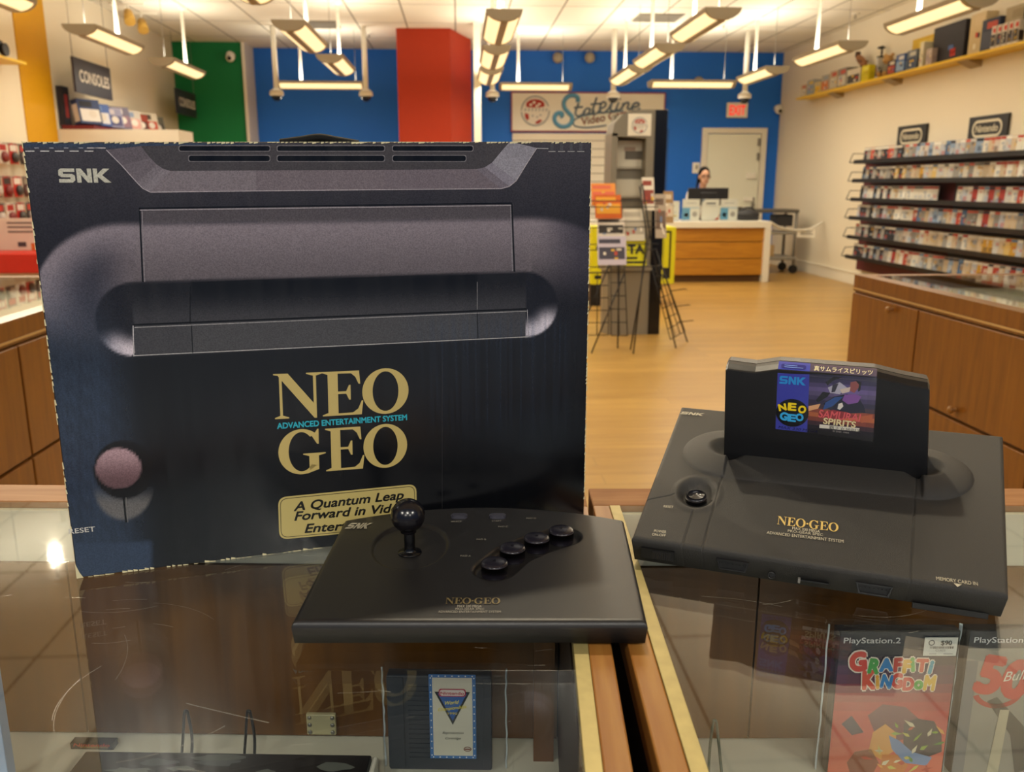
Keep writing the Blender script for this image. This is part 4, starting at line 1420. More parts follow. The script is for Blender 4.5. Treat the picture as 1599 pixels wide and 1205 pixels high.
for k, (a, c, d_, lab) in enumerate(lc):
    y0 = 9.86 + k * 0.31
    b = B()
    h = 0.26 - (k % 3) * 0.02
    b.box((-0.05, -0.14, 0), (0.05, 0.14, h), col=lin(a))
    b.poly([(0.051, -0.12, h * .1), (0.051, 0.12, h * .1), (0.051, 0.12, h * .6), (0.051, -0.12, h * .6)], 0, lin(c))
    b.poly([(0.051, -0.12, h * .68), (0.051, 0.04, h * .68), (0.051, 0.04, h * .92), (0.051, -0.12, h * .92)], 0, lin(d_))
    b.poly([(0.052, p[0], p[1] + h * .4) for p in circ(0.03, 0, .05, .04)], 0, lin('D8D0C8'))
    b.poly([(-0.04, -0.141, h * .1), (0.04, -0.141, h * .1), (0.04, -0.141, h * .8), (-0.04, -0.141, h * .8)], 0, lin(c))
    o = b.obj('console_box', PRINT_BG, None, (-3.985 - 0.02 * (k % 2), y0 + 0.14, 1.945), (0, -0.18, -0.5))
    tag(o, lab, 'box', G)
o = B().box((-0.1, -0.2, 0), (0.1, 0.2, 0.1), col=lin('2C2C34')).box((0.1, -0.1, 0.02), (0.102, 0.1, 0.08), col=lin('B03A30')).obj('console_box', PRINT_BG, None, (-4.05, 10.0, 2.19))
o.location = (-4.2, 9.92, 1.931)
o.scale = (0.3, 0.4, 4.0)
tag(o, 'tall black box with a red panel behind the left end of the riser', 'box', G)

for y0, y1, zb, zt, lab in ((9.64, 10.61, 2.25, 2.60, 'nearer and larger looking dark hanging sign with white block letters'), (12.97, 13.9, 2.295, 2.635, 'farther dark hanging sign with white letters, before the green wall')):
    t = thing('hanging_sign', lab, 'sign', (-3.95, (y0 + y1) / 2, (zb + zt) / 2), group='hanging signs on the left')
    hw, hh = (y1 - y0) / 2, (zt - zb) / 2
    pbox('panel', (-0.012, -hw, -hh), (0.012, hw, hh), M('sign_plum', '2C2630', 0.5), t)
    pl = Plane((0.0135, 0, 0), (0, 1, 0), (0, 0, 1), 0.001)
    b = B()
    put_text(b, pl, 'CONSOLES', 0.02, -0.055, 0.115, hw * 1.62, bold=0.03)
    b.obj('text_print', M('sign_letter_white', 'DED6CC', 0.5), t)
    for y in (-hw + 0.02, hw - 0.03):
        B().cyl((0, y, hh), (0, y, CEIL - t.location.z), 0.004, n=6).obj('cable', GREYMETAL, t)

# yellow shelf at the far left with a toy
t = thing('yellow_shelf', 'short visible end of a yellow shelf on the left wall, by the yellow stripe', 'shelf', (0, 0, 0))
pbox('board', (XL, 5.5, 2.40), (-4.0, 8.75, 2.425), YSHELF, t)
t = thing('toy_kart', 'black and red toy kart on the left yellow shelf', 'toy', (-4.10, 8.25, 2.425))
B().box((-0.09, -0.16, 0.05), (0.09, 0.16, 0.14), 0.03).obj('chassis', BLACK, t)
B().box((-0.06, -0.1, 0.22), (0.06, 0.12, 0.33), 0.03).obj('canopy', M('toy_red', '9A2A22', 0.5), t)
B().cyl((0, -0.02, 0.12), (0, -0.02, 0.24), 0.03).obj('pillar', BLACK, t)
for x in (-0.1, 0.1):
    for y in (-0.11, 0.11):
        B().cyl((x - 0.02, y, 0.055), (x + 0.02, y, 0.055), 0.055, n=18).obj('wheel', BLACK, t)

# pegged packs, red counter and card by the left wall
pk = [('B02A26', 'D8D0C8'), ('9A2420', '3A3030'), ('3A3234', 'B03A32'), ('C03830', 'E0D8D0'), ('D8D0C4', 'A82A26'), ('56302E', '8A8478')]
for r, (z, rn) in enumerate(((1.50, 'upper'), (1.20, 'middle'), (0.96, 'lower'))):
    for k in range(6):
        y = 8.0 + k * 0.19
        a, c = pk[(k * 2 + r * 3) % 6]
        t = thing('blister_pack', 'pegged pack with a %s card, %s from the left in the %s row' % ({'B': 'red', '9': 'dark red', '3': 'black', 'C': 'bright red', 'D': 'white', '5': 'brown'}[a[0]], ORD[k], rn), 'pack', (-4.14, y, z), group='packs on the left wall pegs')
        h = 0.19
        b = B().box((0, -0.075, 0), (0.006, 0.075, h), col=lin(a))
        b.poly([(0.0065, -0.06, h * .62), (0.0065, 0.06, h * .62), (0.0065, 0.06, h * .9), (0.0065, -0.06, h * .9)], 0, lin(c))
        b.obj('card', PRINT_BG, t)
        B().sph((0.02, 0, h * .32), (0.03, 0.05, 0.05)).obj('blister', M('pack_content_%d' % (k % 3), ['3A3636', 'B8B0A8', '7A2A28'][k % 3], 0.4), t)
        B().cyl((-0.09, 0, h * .95), (0.08, 0, h * .95), 0.004, n=6).obj('peg', GREYMETAL, t)
t = thing('red_counter', 'bright red counter against the left wall, under the pegged packs', 'counter', (0, 0, 0))
pbox('top', (XL + 0.03, 7.35, 0.60), (-3.0, 8.3, 0.76), M('counter_red', 'C8200E', 0.45), t, 0.01)
pbox('base', (XL + 0.03, 7.5, 0.0), (-3.1, 8.3, 0.60), WHITE, t)
b = B().box((-0.25, 0, 0), (0.14, 0.05, 0.27), col=lin('D8C8BC'))
b.box((-0.05, -0.002, 0.03), (0.02, 0.0, 0.07), col=lin('4A4248')).box((0.06, -0.002, 0.0), (0.14, 0, 0.06), col=lin('D06A2C'))
for z in (0.15, 0.19, 0.225):
    b.box((-0.12, -0.002, z), (0.09, 0.0, z + 0.014), col=lin('6A5A58'))
o = b.obj('info_card', PRINT_BG, None, (-3.75, 7.75, 0.761))
tag(o, 'pinkish white printed card standing on the red counter', 'card')

# ================================================================== SIDE DISPLAY CASES (the wings of the counter)


def side_case(label, x0, x1, y0, y1, face, seams, knobs):
    """face = +1: doors look towards +x, -1: towards -x"""
    t = thing('display_case', label, 'display case', (0, 0, 0), group='glass counter cases')
    xf = x1 if face > 0 else x0
    zt = 0.952
    b = B()
    b.box((x0 + 0.02, y0, 0.0), (x1 - 0.02, y1, 0.10))
    b.obj('plinth', M('plinth_dark', '24170C', 0.6), t)
    b = B()
    b.box((x0 + 0.01, y0, 0.10), (x1 - 0.01, y1, 0.885))
    b.obj('carcass', DOORWOOD, t)
    # top rim of wood with glass inside
    b = B()
    rw = 0.06
    for a, c in (((x0, y0), (x0 + rw, y1)), ((x1 - rw, y0), (x1, y1)), ((x0 + rw, y1 - rw), (x1 - rw, y1)), ((x0 + rw, y0), (x1 - rw, y0 + rw))):
        b.box((a[0], a[1], 0.885), (c[0], c[1], zt))
    b.obj('rim', CASEWOOD, t)
    pbox('trim_strip', (xf - 0.004 if face > 0 else xf - 0.004, y0, 0.893), (xf + 0.004, y1, 0.899), M('trim_light', 'C8A468', 0.35), t)
    pbox('inner_deck', (x0 + rw, y0 + rw, 0.886), (x1 - rw, y1 - rw, 0.90), M('deck_cream', 'CFC6AC', 0.6), t)
    pbox('glass_top', (x0 + rw, y0 + rw, zt - 0.008), (x1 - rw, y1 - rw, zt), GLASS, t)
    for i in range(len(seams) - 1):
        a, c = seams[i], seams[i + 1]
        xa, xb = (xf - 0.01, xf + 0.008) if face > 0 else (xf - 0.008, xf + 0.01)
        d_ = pbox('door', (xa, a + 0.004, 0.56), (xb, c - 0.004, 0.88), CASEWOOD, t, 0.003)
        if i < len(knobs) and knobs[i]:
            ky, kz = knobs[i]
            B().cyl((xf, ky, kz), (xf + face * 0.022, ky, kz), 0.007, n=10).sph((xf + face * 0.028, ky, kz), (0.01, 0.013, 0.013)).obj('knob', M('knob_wood', '9A6A30', 0.3), d_)
        d_ = pbox('drawer', (xa, a + 0.004, 0.12), (xb, c - 0.004, 0.55), CASEWOOD, t, 0.003)
    return t


sr = side_case('wooden glass-topped case on the right, its doors facing the aisle', 1.65, 2.50, 1.05, 3.50, -1, [1.06, 1.70, 2.28, 2.96, 3.49], [None, None, (2.66, 0.59), (3.14, 0.856)])
side_case('wooden glass-topped case on the far left behind the carton', -1.95, -1.24, 1.25, 3.66, 1, [1.26, 1.9, 2.44, 3.05, 3.65], [None, None, None, None])

# ================================================================== FRONT GLASS CASES (the counter the things stand on)
GZ = 0.954
ML = frame(W(0, 0, GZ), -PHI - math.radians(1.25))
MR = frame(W(0, 0, GZ), -PHI)


def front_case(label, Mx, x0, x1, gold, woodr, seams):
    """glass top at local z = 0; gold, woodr: x spans of the metal strip and the wood edge on the side facing the other case"""
    t = thing('display_case', label, 'display case', group='glass counter cases')
    t.matrix_world = Mx
    yf, yn, yi = 1.004, 0.40, 0.945
    gx = sorted((x0, x1, gold[0], gold[1]))
    g0, g1 = (x0 + 0.03, gold[0]) if gold[0] > (x0 + x1) / 2 else (gold[1], x1 - 0.03)
    b = B().box((x0, yi, -0.04), (x1, yf, 0.0), 0.002)
    b.box((x0, yn - 0.03, -0.04), (x1, yn, 0.0), 0.002)
    b.obj('rim', CASEWOODX, t)
    b = B().box((woodr[0], yn, -0.03), (woodr[1], yi, 0.0), 0.0015)
    b.obj('end_edge', CASEWOODY, t)
    b = B().box((gold[0], yn, -0.012), (gold[1], yi - 0.001, 0.0008), 0.0006)
    b.obj('trim_strip', GOLDTRIM, t)
    pbox('glass_top', (g0, yn, -0.006), (g1, yi - 0.002, 0.0), GLASS, t)
    pbox('header', (g0, 0.936, -0.072), (g1, 0.944, -0.0075), M('header_white', 'D6D6C6', 0.5), t)
    for i in range(len(seams) - 1):
        pbox('back_door', (seams[i] + 0.0012, 0.932, -0.30), (seams[i + 1] - 0.0012, 0.942, -0.073), DOORWOOD, t)
    pbox('door_backing', (g0, 0.9425, -0.31), (g1, 0.944, -0.0075), M('gap_dark', '140C06', 0.7), t)
    pbox('shelf', (g0, yn + 0.01, -0.312), (g1, 0.943, -0.305), M('shelf_white', 'D8D4C4', 0.55), t)
    lo, hi = min(woodr), max(woodr)
    pbox('end_panel', (lo - 0.012 if gold[0] < lo else lo + 0.001, yn, -0.954), (hi - 0.001 if gold[0] < lo else hi + .011, yi, -0.03), M('panel_dark', '2A190C', 0.6), t)
    ox = (x0, x0 + 0.02) if gold[0] > (x0 + x1) / 2 else (x1 - 0.02, x1)
    pbox('end_panel', (ox[0], yn, -0.954), (ox[1], yi, -0.04), CASEWOODY, t)
    pbox('base', (x0 + 0.03, yn + 0.03, -0.954), (x1 - 0.03, yi - 0.01, -0.32), M('plinth_dark'), t)
    return t


cl = front_case('glass-topped wooden case under the carton and the joystick', ML, -1.12, 0.0673, (0.036, 0.048), (0.048, 0.0673), [-1.09, -0.55, 0.036])
sx = loc_on(MR, 1180, 1000, 1, 0.93).x
cr = front_case('glass-topped wooden case under the game console', MR, 0.0945, 1.28, (0.114, 0.126), (0.0945, 0.114), [0.126, sx, 0.75, 1.25])
pbox('inner_post', (0.006, 0.895, -0.305), (0.030, 0.925, -0.03), DOORWOOD, cl)
q = loc_on(ML, 502, 1130, 1, 0.928)
lk = pbox('lock_plate', (q.x - 0.018, 0.926, q.z - 0.014), (q.x + 0.018, 0.932, q.z + 0.014), M('plate_cream', 'C8C09A', 0.4, metal=0.3), cl, 0.001)
for sx_ in (-0.014, 0.014):
    for sz_ in (-0.01, 0.0, 0.01):
        B().sph((q.x + sx_, 0.9255, q.z + sz_), (0.0028, 0.0015, 0.0028), 10, 6).obj('screw', GREYMETAL, lk)

# ================================================================== THE CARTON
MB = frame(W(-0.4148, 0.7541, GZ + 0.0003), -PHI + math.atan2(0.159, 0.4965))
BW, BH, BD = 0.5215, 0.401, 0.15
t_box = thing('console_carton', 'large worn black printed carton standing behind the joystick, picture of a console on its front', 'box')
t_box.matrix_world = MB
CARD = M('carton_black', '101013', 0.4, spec=0.5)
WORN = M('worn_card', 'CFC49C', 0.8)


def top_z(x):
    return 0.4003 + 0.0074 * x / BW


b = B().box((0, 0, 0), (BW, BD, BH), 0.0016)
b.v = [(x, y, z - BH + top_z(x) if z > .2 else z) for x, y, z in b.v]
b.obj('carton_body', CARD, t_box)


def proj(p):
    d = p - EYE
    x = d.x * math.cos(PHI) - d.y * math.sin(PHI)
    y = d.x * math.sin(PHI) + d.y * math.cos(PHI)
    c, s = math.cos(TH), math.sin(TH)
    f = y * c - d.z * s
    v = -(y * s + d.z * c)
    return 799.5 + F * x / f, 602.5 + F * v / f


def ss(a, c, x):
    t = min(1, max(0, (x - a) / (c - a)))
    return t * t * (3 - 2 * t)


def mixc(a, c, t):
    return tuple(p + (q_ - p) * t for p, q_ in zip(a, c))


def art(x, y):
    """the printed picture: a moulded grey console in studio light (part of the print)"""
    c = mixc((62, 58, 62), (30, 29, 34), ss(150, 420, y))
    c = mixc(c, (8, 9, 12), ss(420, 600, y))
    # raised rounded body around the slot
    yb = 347 - (x - 190) * 0.014
    if x < 190:
        k = 1 - ((190 - x) / 135) ** 2
        yb = 455 - 108 * math.sqrt(max(0, k)) if k > 0 else 2000
    elif x > 830:
        k = 1 - ((x - 830) / 150) ** 2
        yb = 440 - 102 * math.sqrt(max(0, k)) if k > 0 else 2000
    ins = ss(-4, 10, y - yb)
    lit = mixc((112, 103, 109), (84, 77, 81), ss(0, 95, y - yb))
    fade = 1 - ss(425, 545, y)
    if x < 210:
        r = math.hypot((190 - min(x, 190)) / 135, (y - 455) / 108)
        lit = mixc(mixc((84, 77, 82), (50, 48, 56), 1 - ss(140, 205, x)), (114, 105, 112), ss(.35, .95, r))
        fade = 1 - ss(455, 575, y)
    if x > 830:
        lit = mixc(lit, (58, 54, 62), ss(830, 915, x))
        fade = 1 - ss(395, 480, y)
    c = mixc(c, lit, ins * fade)
    # flap top strip
    if 219 < x < 800 and 326 < y - (218 - x) * 0.012 < 348:
        c = mixc(c, (76, 70, 73), 0.8)
    # recess
    top = 440 - (x - 210) * 0.026
    bot = 556 - (x - 210) * 0.050
    inside = 0
    if 208 <= x <= 822:
        inside = ss(-3, 3, y - top) * ss(-3, 3, bot - y)
        mid = 507 - (x - 208) * 0.041
        u = (y - top) / (mid - top)
        cc = mixc((10, 10, 13), (50, 49, 52), ss(0.15, 1.0, u)) if y < mid else (60, 59, 61)
        if 298 > x or x > 745:
            cc = mixc(cc, (44, 43, 47), .35)
        c = mixc(c, cc, inside)
    elif x < 208:
        r = math.hypot((x - 208) / 60.0, (y - 498) / 58.0)
        inside = 1 - ss(0.95, 1.03, r)
        a = math.degrees(math.atan2(y - 498, 208 - x))
        lightn = ss(15, 62, a) * ss(0.30, 0.85, r)
        c = mixc(c, mixc((24, 23, 27), (200, 186, 192), lightn), inside)
    else:
        r = math.hypot((x - 822) / 49.0, (y - 475) / 51.0)
        inside = 1 - ss(0.95, 1.03, r)
        a = math.degrees(math.atan2(y - 475, x - 822))
        lightn = ss(-8, 45, a) * ss(0.25, 0.85, r)
        c = mixc(c, mixc((22, 22, 28), (196, 186, 194), lightn), inside)
    # bluish sheen painted into the print, partly faded, scuffed ink, left edge and bottom
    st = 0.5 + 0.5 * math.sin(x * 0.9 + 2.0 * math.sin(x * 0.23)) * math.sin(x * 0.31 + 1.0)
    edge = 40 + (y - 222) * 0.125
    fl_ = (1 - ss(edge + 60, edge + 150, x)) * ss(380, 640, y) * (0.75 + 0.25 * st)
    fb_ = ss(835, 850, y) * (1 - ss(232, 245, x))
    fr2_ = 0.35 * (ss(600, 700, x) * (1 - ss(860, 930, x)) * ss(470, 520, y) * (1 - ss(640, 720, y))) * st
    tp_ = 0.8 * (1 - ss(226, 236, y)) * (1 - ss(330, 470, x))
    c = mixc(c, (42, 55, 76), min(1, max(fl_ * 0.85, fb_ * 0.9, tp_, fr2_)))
    # reset knob
    r = math.hypot((x - 193) / 50, (y - 752) / 62)
    cres = (1 - ss(.9, 1.02, r)) * ss(752, 790, y)
    c = mixc(c, (92, 88, 86), cres * .9)
    r = math.hypot((x - 193) / 47, (y - 733) / 46)
    c = mixc(c, (9, 9, 11), 1 - ss(.94, 1.04, r))
    r = math.hypot((x - 185) / 36, (y - 731) / 32)
    c = mixc(c, mixc((150, 122, 128), (84, 62, 66), ss(700, 755, y)), 1 - ss(.94, 1.04, r))
    return tuple(1.3 * v for v in lin(tuple(v / 255 for v in c)))


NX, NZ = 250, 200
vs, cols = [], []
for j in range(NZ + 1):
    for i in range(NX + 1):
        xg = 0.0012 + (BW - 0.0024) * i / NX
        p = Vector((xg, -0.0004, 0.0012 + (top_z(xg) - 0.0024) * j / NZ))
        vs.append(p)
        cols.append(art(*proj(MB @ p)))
fs = []
for j in range(NZ):
    for i in range(NX):
        a = j * (NX + 1) + i
        fs.append((a, a + 1, a + NX + 2, a + NX + 1))
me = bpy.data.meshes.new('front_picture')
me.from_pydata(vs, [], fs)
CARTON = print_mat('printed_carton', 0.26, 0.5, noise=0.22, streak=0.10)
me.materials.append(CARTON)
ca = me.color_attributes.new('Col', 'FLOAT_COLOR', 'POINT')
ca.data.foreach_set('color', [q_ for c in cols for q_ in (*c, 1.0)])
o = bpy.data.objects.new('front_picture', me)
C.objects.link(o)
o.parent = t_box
PB = Plane((0, -0.0004, 0), (1, 0, 0), (0, 0, 1), 0.00015)


def bp(px, py):
    q_ = loc_on(MB, px, py, 1, 0.0)
    return q_.x, q_.z


def bpoly(b, pts, col, k=1.0):
    b.poly([PB(*bp(*p), k) for p in pts], 0, lin(tuple(c / 255 for c in col)))


def bline(b, p0, p1, w_, col, k=2.0):
    a, c = Vector(bp(*p0)), Vector(bp(*p1))
    n = (c - a).normalized()
    n = Vector((-n.y, n.x)) * w_ / 2
    b.poly([PB(*(a - n), k), PB(*(c - n), k), PB(*(c + n), k), PB(*(a + n), k)], 0, lin(tuple(v / 255 for v in col)))


b = B()
# ridge under the vents
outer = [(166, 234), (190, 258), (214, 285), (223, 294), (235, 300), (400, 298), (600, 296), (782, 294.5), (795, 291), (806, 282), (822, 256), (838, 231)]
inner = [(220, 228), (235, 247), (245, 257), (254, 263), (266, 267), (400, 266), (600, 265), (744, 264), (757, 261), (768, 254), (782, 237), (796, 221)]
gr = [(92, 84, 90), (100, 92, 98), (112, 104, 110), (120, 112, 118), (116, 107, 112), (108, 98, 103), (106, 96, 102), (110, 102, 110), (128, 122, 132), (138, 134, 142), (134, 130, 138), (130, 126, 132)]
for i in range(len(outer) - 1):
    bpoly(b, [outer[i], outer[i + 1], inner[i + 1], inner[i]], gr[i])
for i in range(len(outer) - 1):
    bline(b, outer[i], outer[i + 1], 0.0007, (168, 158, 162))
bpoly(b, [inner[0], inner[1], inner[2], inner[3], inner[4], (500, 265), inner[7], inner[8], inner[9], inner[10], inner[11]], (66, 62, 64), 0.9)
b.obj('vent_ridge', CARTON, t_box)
b = B()


def bar(x0, x1, y0, y1):
    r = (y1 - y0) / 2
    for e, c, k in ((1.1, (120, 114, 116), 2), (0, (6, 6, 9), 3)):
        pts = rrect(x0 - e, y0 - e, x1 + e, y1 + e, r * .8)
        b.poly([PB(*bp(*p), k) for p in pts][::-1], 0, lin(tuple(v / 255 for v in c)))


for x0, x1, y0, y1 in ((280, 421, 228, 235.5), (433, 600, 228, 235.5), (613, 738, 228, 235.5), (295, 421, 243, 251.5), (433, 600, 243, 251.5), (613, 727, 243, 251.5)):
    bar(x0, x1, y0, y1)
b.obj('vent_slots', CARTON, t_box)
b = B()
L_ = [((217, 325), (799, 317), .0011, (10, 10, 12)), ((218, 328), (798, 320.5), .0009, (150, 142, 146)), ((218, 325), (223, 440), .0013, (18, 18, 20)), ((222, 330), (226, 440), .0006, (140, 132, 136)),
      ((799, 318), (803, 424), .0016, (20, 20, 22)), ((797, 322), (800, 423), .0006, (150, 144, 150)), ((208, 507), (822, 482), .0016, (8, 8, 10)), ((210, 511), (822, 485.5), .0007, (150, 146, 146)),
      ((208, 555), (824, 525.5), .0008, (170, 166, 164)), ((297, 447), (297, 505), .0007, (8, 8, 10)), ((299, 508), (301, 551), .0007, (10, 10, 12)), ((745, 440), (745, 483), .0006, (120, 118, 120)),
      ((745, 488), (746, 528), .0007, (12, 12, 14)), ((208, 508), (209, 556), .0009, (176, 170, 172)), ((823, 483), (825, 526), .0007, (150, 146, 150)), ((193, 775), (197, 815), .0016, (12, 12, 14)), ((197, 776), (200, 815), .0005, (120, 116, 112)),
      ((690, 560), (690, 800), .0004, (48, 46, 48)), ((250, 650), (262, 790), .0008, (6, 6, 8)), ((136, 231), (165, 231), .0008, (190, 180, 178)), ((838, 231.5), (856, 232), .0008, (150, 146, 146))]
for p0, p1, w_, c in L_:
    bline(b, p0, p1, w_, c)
for k in range(5):
    x = 40 + k * 23
    bline(b, (x, 236), (x + 14, 236), .0009, (190, 184, 182))
    bline(b, (x + 14, 231), (x + 21, 231), .0007, (150, 150, 158))
for k in range(4):
    x = 856 + k * 15
    bline(b, (x, 236.5), (x + 11, 236.5), .0009, (150, 146, 144))
    bpoly(b, [(x + 3, 223), (x + 8, 223), (x + 8, 235), (x + 3, 235)], (74, 72, 76), 2)
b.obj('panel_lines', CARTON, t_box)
# wordmark and slogan
b = B()
gold = lin('BDA766')
x0, z0 = bp(431, 654)
x1, z1 = bp(637, 642)
ang = math.atan2(z1 - z0, x1 - x0)
PN = Plane(PB(x0, z0, 0), PB.a * math.cos(ang) + PB.b * math.sin(ang), PB.b * math.cos(ang) - PB.a * math.sin(ang), 0.00015)
hN = (Vector(bp(428, 583)) - Vector(bp(431, 654))).length
wN = (Vector(bp(637, 642)) - Vector(bp(430, 654))).length
serif_text(b, PN, 'NEO', -0.001, 0, hN * .99, wN + .001, 0, gold, 2, -0.02)
x0, z0 = bp(436, 741)
PG = Plane(PB(x0, z0, 0), PN.a, PN.b, 0.00015)
hG = (Vector(bp(437, 672)) - Vector(bp(436, 741))).length
serif_text(b, PG, 'GEO', 0, 0, hG * .98, wN * .98, 0, gold, 2, -0.02)
b.obj('wordmark', print_mat('printed_gold', 0.3), t_box)
b = B()
x0, z0 = bp(433, 669)
x1, z1 = bp(635, 655)
put_text(b, Plane(PB(x0, z0, 0), (Vector((x1 - x0, 0, z1 - z0))), (Vector((-(z1 - z0), 0, x1 - x0))), 0.00015), 'ADVANCED ENTERTAINMENT SYSTEM', 0, 0, 0.0058, math.hypot(x1 - x0, z1 - z0), 'L', bold=0.035, col=lin('2AA2B4'), k=3)
b.obj('subtitle', print_mat('printed_gold'), t_box)
b = B()
pts = [bp(434, 776), bp(650, 755), bp(651, 822), bp(436, 842)]
cx = [Vector((*p, 0)) for p in pts]


def plate(inset, rad):
    out = []
    for i in range(4):
        p, a, c = cx[i], cx[i - 1], cx[(i + 1) % 4]
        d1, d2 = (a - p).normalized(), (c - p).normalized()
        p = p + (d1 + d2) * inset
        for k in range(7):
            u = k / 6
            s0, s1 = p + d1 * rad, p + d2 * rad
            out.append((s0 * (1 - u) ** 2 + p * 2 * u * (1 - u) + s1 * u * u))
    return out


for ins, rad, c, k in ((0, .009, 'B9A767', 1), (.0018, .0075, '1A1810', 2), (.0024, .007, 'B9A767', 3)):
    b.poly([PB(p.x, p.y, k) for p in plate(ins, rad)][::-1], 0, lin(c))
ink = lin('12110E')
for s_, pL, pR in (('A Quantum Leap', (459, 797), (630, 778)), ('Forward in Video', (460, 812), (634, 797)), ('Entertainment', (476, 831), (622, 820))):
    x0, z0 = bp(*pL)
    x1, z1 = bp(*pR)
    a = Vector((x1 - x0, 0, z1 - z0))
    put_text(b, Plane(PB(x0, z0, 0), a, Vector((-a.z, 0, a.x)), 0.00015), s_, 0, 0, 0.0094, a.length, 'L', bold=0.029, shear=0.25, col=ink, k=4)
b.obj('slogan_plate', print_mat('printed_gold'), t_box)
b = B()
x0, z0 = bp(93, 285)
x1, z1 = bp(174, 283)
snk(b, PB, x0, z0, (Vector(bp(93, 263)) - Vector(bp(93, 285))).length, x1 - x0, 0, lin('B8B4A4'), 2)
b.obj('logo_print', CARTON, t_box)
b = B()
x0, z0 = bp(108, 833)
put_text(b, PB, 'RESET', x0, z0, 0.0048, 0.0225, 'L', bold=0.01, col=lin('C8C4BC'), k=2)
b.obj('caption', CARTON, t_box)
# worn pale edges
b = B()
rr = random.Random(3)


def wear(x0, z0, x1, z1, step, wmax, inward):
    n = int(math.hypot(x1 - x0, z1 - z0) / step)
    for i in range(n):
        if rr.random() < .22:
            continue
        u0, u1 = i / n, (i + rr.uniform(.5, 1.1)) / n
        a = (x0 + (x1 - x0) * u0, z0 + (z1 - z0) * u0)
        c = (x0 + (x1 - x0) * min(u1, 1), z0 + (z1 - z0) * min(u1, 1))
        w0 = rr.uniform(.0005, wmax)
        PBk = -0.0007
        b.add([(a[0], PBk, a[1]), (c[0], PBk, c[1]), (c[0] + inward[0] * w0 * .6, PBk, c[1] + inward[1] * w0 * .6), (a[0] + inward[0] * w0, PBk, a[1] + inward[1] * w0)], [(0, 1, 2, 3)], 0)


wear(0.0, top_z(0), BW, top_z(BW), .004, .0022, (0, -1))
wear(BW, 0.02, BW, top_z(BW), .004, .0022, (-1, 0))
wear(0.0, 0.0, 0.0, BH, .006, .0018, (1, 0))
wear(0.0, 0.0, BW, 0.0, .005, .0026, (0, 1))
b.poly([(0, -.0008, 0), (.006, -.0008, 0), (.003, -.0008, .006), (0, -.0008, .016)])
b.obj('edge_wear', WORN, t_box)
xa, xb = bp(440, 215)[0], bp(566, 215)[0]
b = B()
BH = top_z((xa + xb) / 2)
pts = [Vector((xa, .03, BH - .001)), Vector((xa + .02, .03, BH + .002)), Vector(((xa + xb) / 2, .03, BH + .0045)), Vector((xb - .02, .03, BH + .002)), Vector((xb, .03, BH - .001))]
b.tube(smooth_path([tuple(p) for p in pts]), 0.0045, 8)
b.obj('handle', M('handle_black', '0C0C0C', 0.7, spec=0.2), t_box)

# ================================================================== moulded tops


def cluster(n, L, r, k=5):
    """n + 1 parameters on 0..1 with extra lines within r of both ends"""
    e = r / L
    s_ = [e * (i / k) ** 1.5 for i in range(k)]
    return s_ + [e + (1 - 2 * e) * i / n for i in range(n + 1)] + [1 - q_ for q_ in s_[::-1]]


def moulded(us, vsl, P, H, Mloc, base, inset=0.003):
    """top surface P(u, v) -> (x, y) with height H(x, y, u, v) in frame Mloc, skirt down to z = base (in the parent's frame)"""
    nu, nv = len(us), len(vsl)
    V, Fc = [], []
    for v in vsl:
        for u in us:
            x, y = P(u, v)
            V.append(Mloc @ Vector((x, y, H(x, y, u, v))))
    for j in range(nv - 1):
        for i in range(nu - 1):
            a = j * nu + i
            Fc.append((a, a + 1, a + nu + 1, a + nu))
    loop = [i for i in range(nu)] + [j * nu + nu - 1 for j in range(1, nv)] + [(nv - 1) * nu + i for i in range(nu - 2, -1, -1)] + [j * nu for j in range(nv - 2, 0, -1)]
    cen = sum((V[i] for i in loop), Vector()) / len(loop)
    o0 = len(V)
    for i in loop:
        V.append(V[i].copy())
    low = []
    for i in loop:
        p = V[i]
        d_ = Vector((cen.x - p.x, cen.y - p.y, 0)).normalized() * inset
        low.append(Vector((p.x + d_.x, p.y + d_.y, base)))
    o1 = len(V)
    V += low
    n = len(loop)
    for k in range(n):
        Fc.append((o0 + k, o1 + k, o1 + (k + 1) % n, o0 + (k + 1) % n))
    Fc.append([o1 + k for k in range(n)][::-1])
    bb = B()
    bb.add(V, Fc, 0, (1, 1, 1), True)
    bb.sm[-1] = False
    return bb


def rounding(d, r):
    return 0.0 if d >= r else -(r - math.sqrt(max(0, r * r - (r - d) ** 2)))


def segd(x, y, a, c):
    ax, ay = a
    bx, by = c
    L2 = (bx - ax) ** 2 + (by - ay) ** 2
    u = max(0, min(1, ((x - ax) * (bx - ax) + (y - ay) * (by - ay)) / L2))
    return math.hypot(x - ax - u * (bx - ax), y - ay - u * (by - ay))


# ------------------------------------------------------------------ the joystick controller
MJ = frame(W(-0.178, 0.6285, GZ + 0.0005), -PHI)
t_j = thing('arcade_joystick', 'black arcade joystick controller with a ball-top lever and four buttons, in front of the carton', 'game controller')
t_j.matrix_world = MJ
JS = math.atan2(0.0085, 0.2)
JT = Matrix.Translation((0, 0, 0.0225)) @ Matrix.Rotation(JS, 4, 'X')
MJT = MJ @ JT


def jl(px, py, z=0.0):
    q_ = loc_on(MJT, px, py, 2, z)
    return q_.x, q_.y


JB = [jl(772, 876, .008), jl(800, 852.5, .008), jl(838, 837, .008), jl(876.5, 825.5, .008)]
dish_c = ((jl(581, 852)[0] + jl(701, 846)[0]) / 2, (jl(641, 817)[1] + jl(641, 889)[1]) / 2)
dish_r = ((jl(701, 846)[0] - jl(581, 852)[0]) / 2, (jl(641, 817)[1] - jl(641, 889)[1]) / 2)


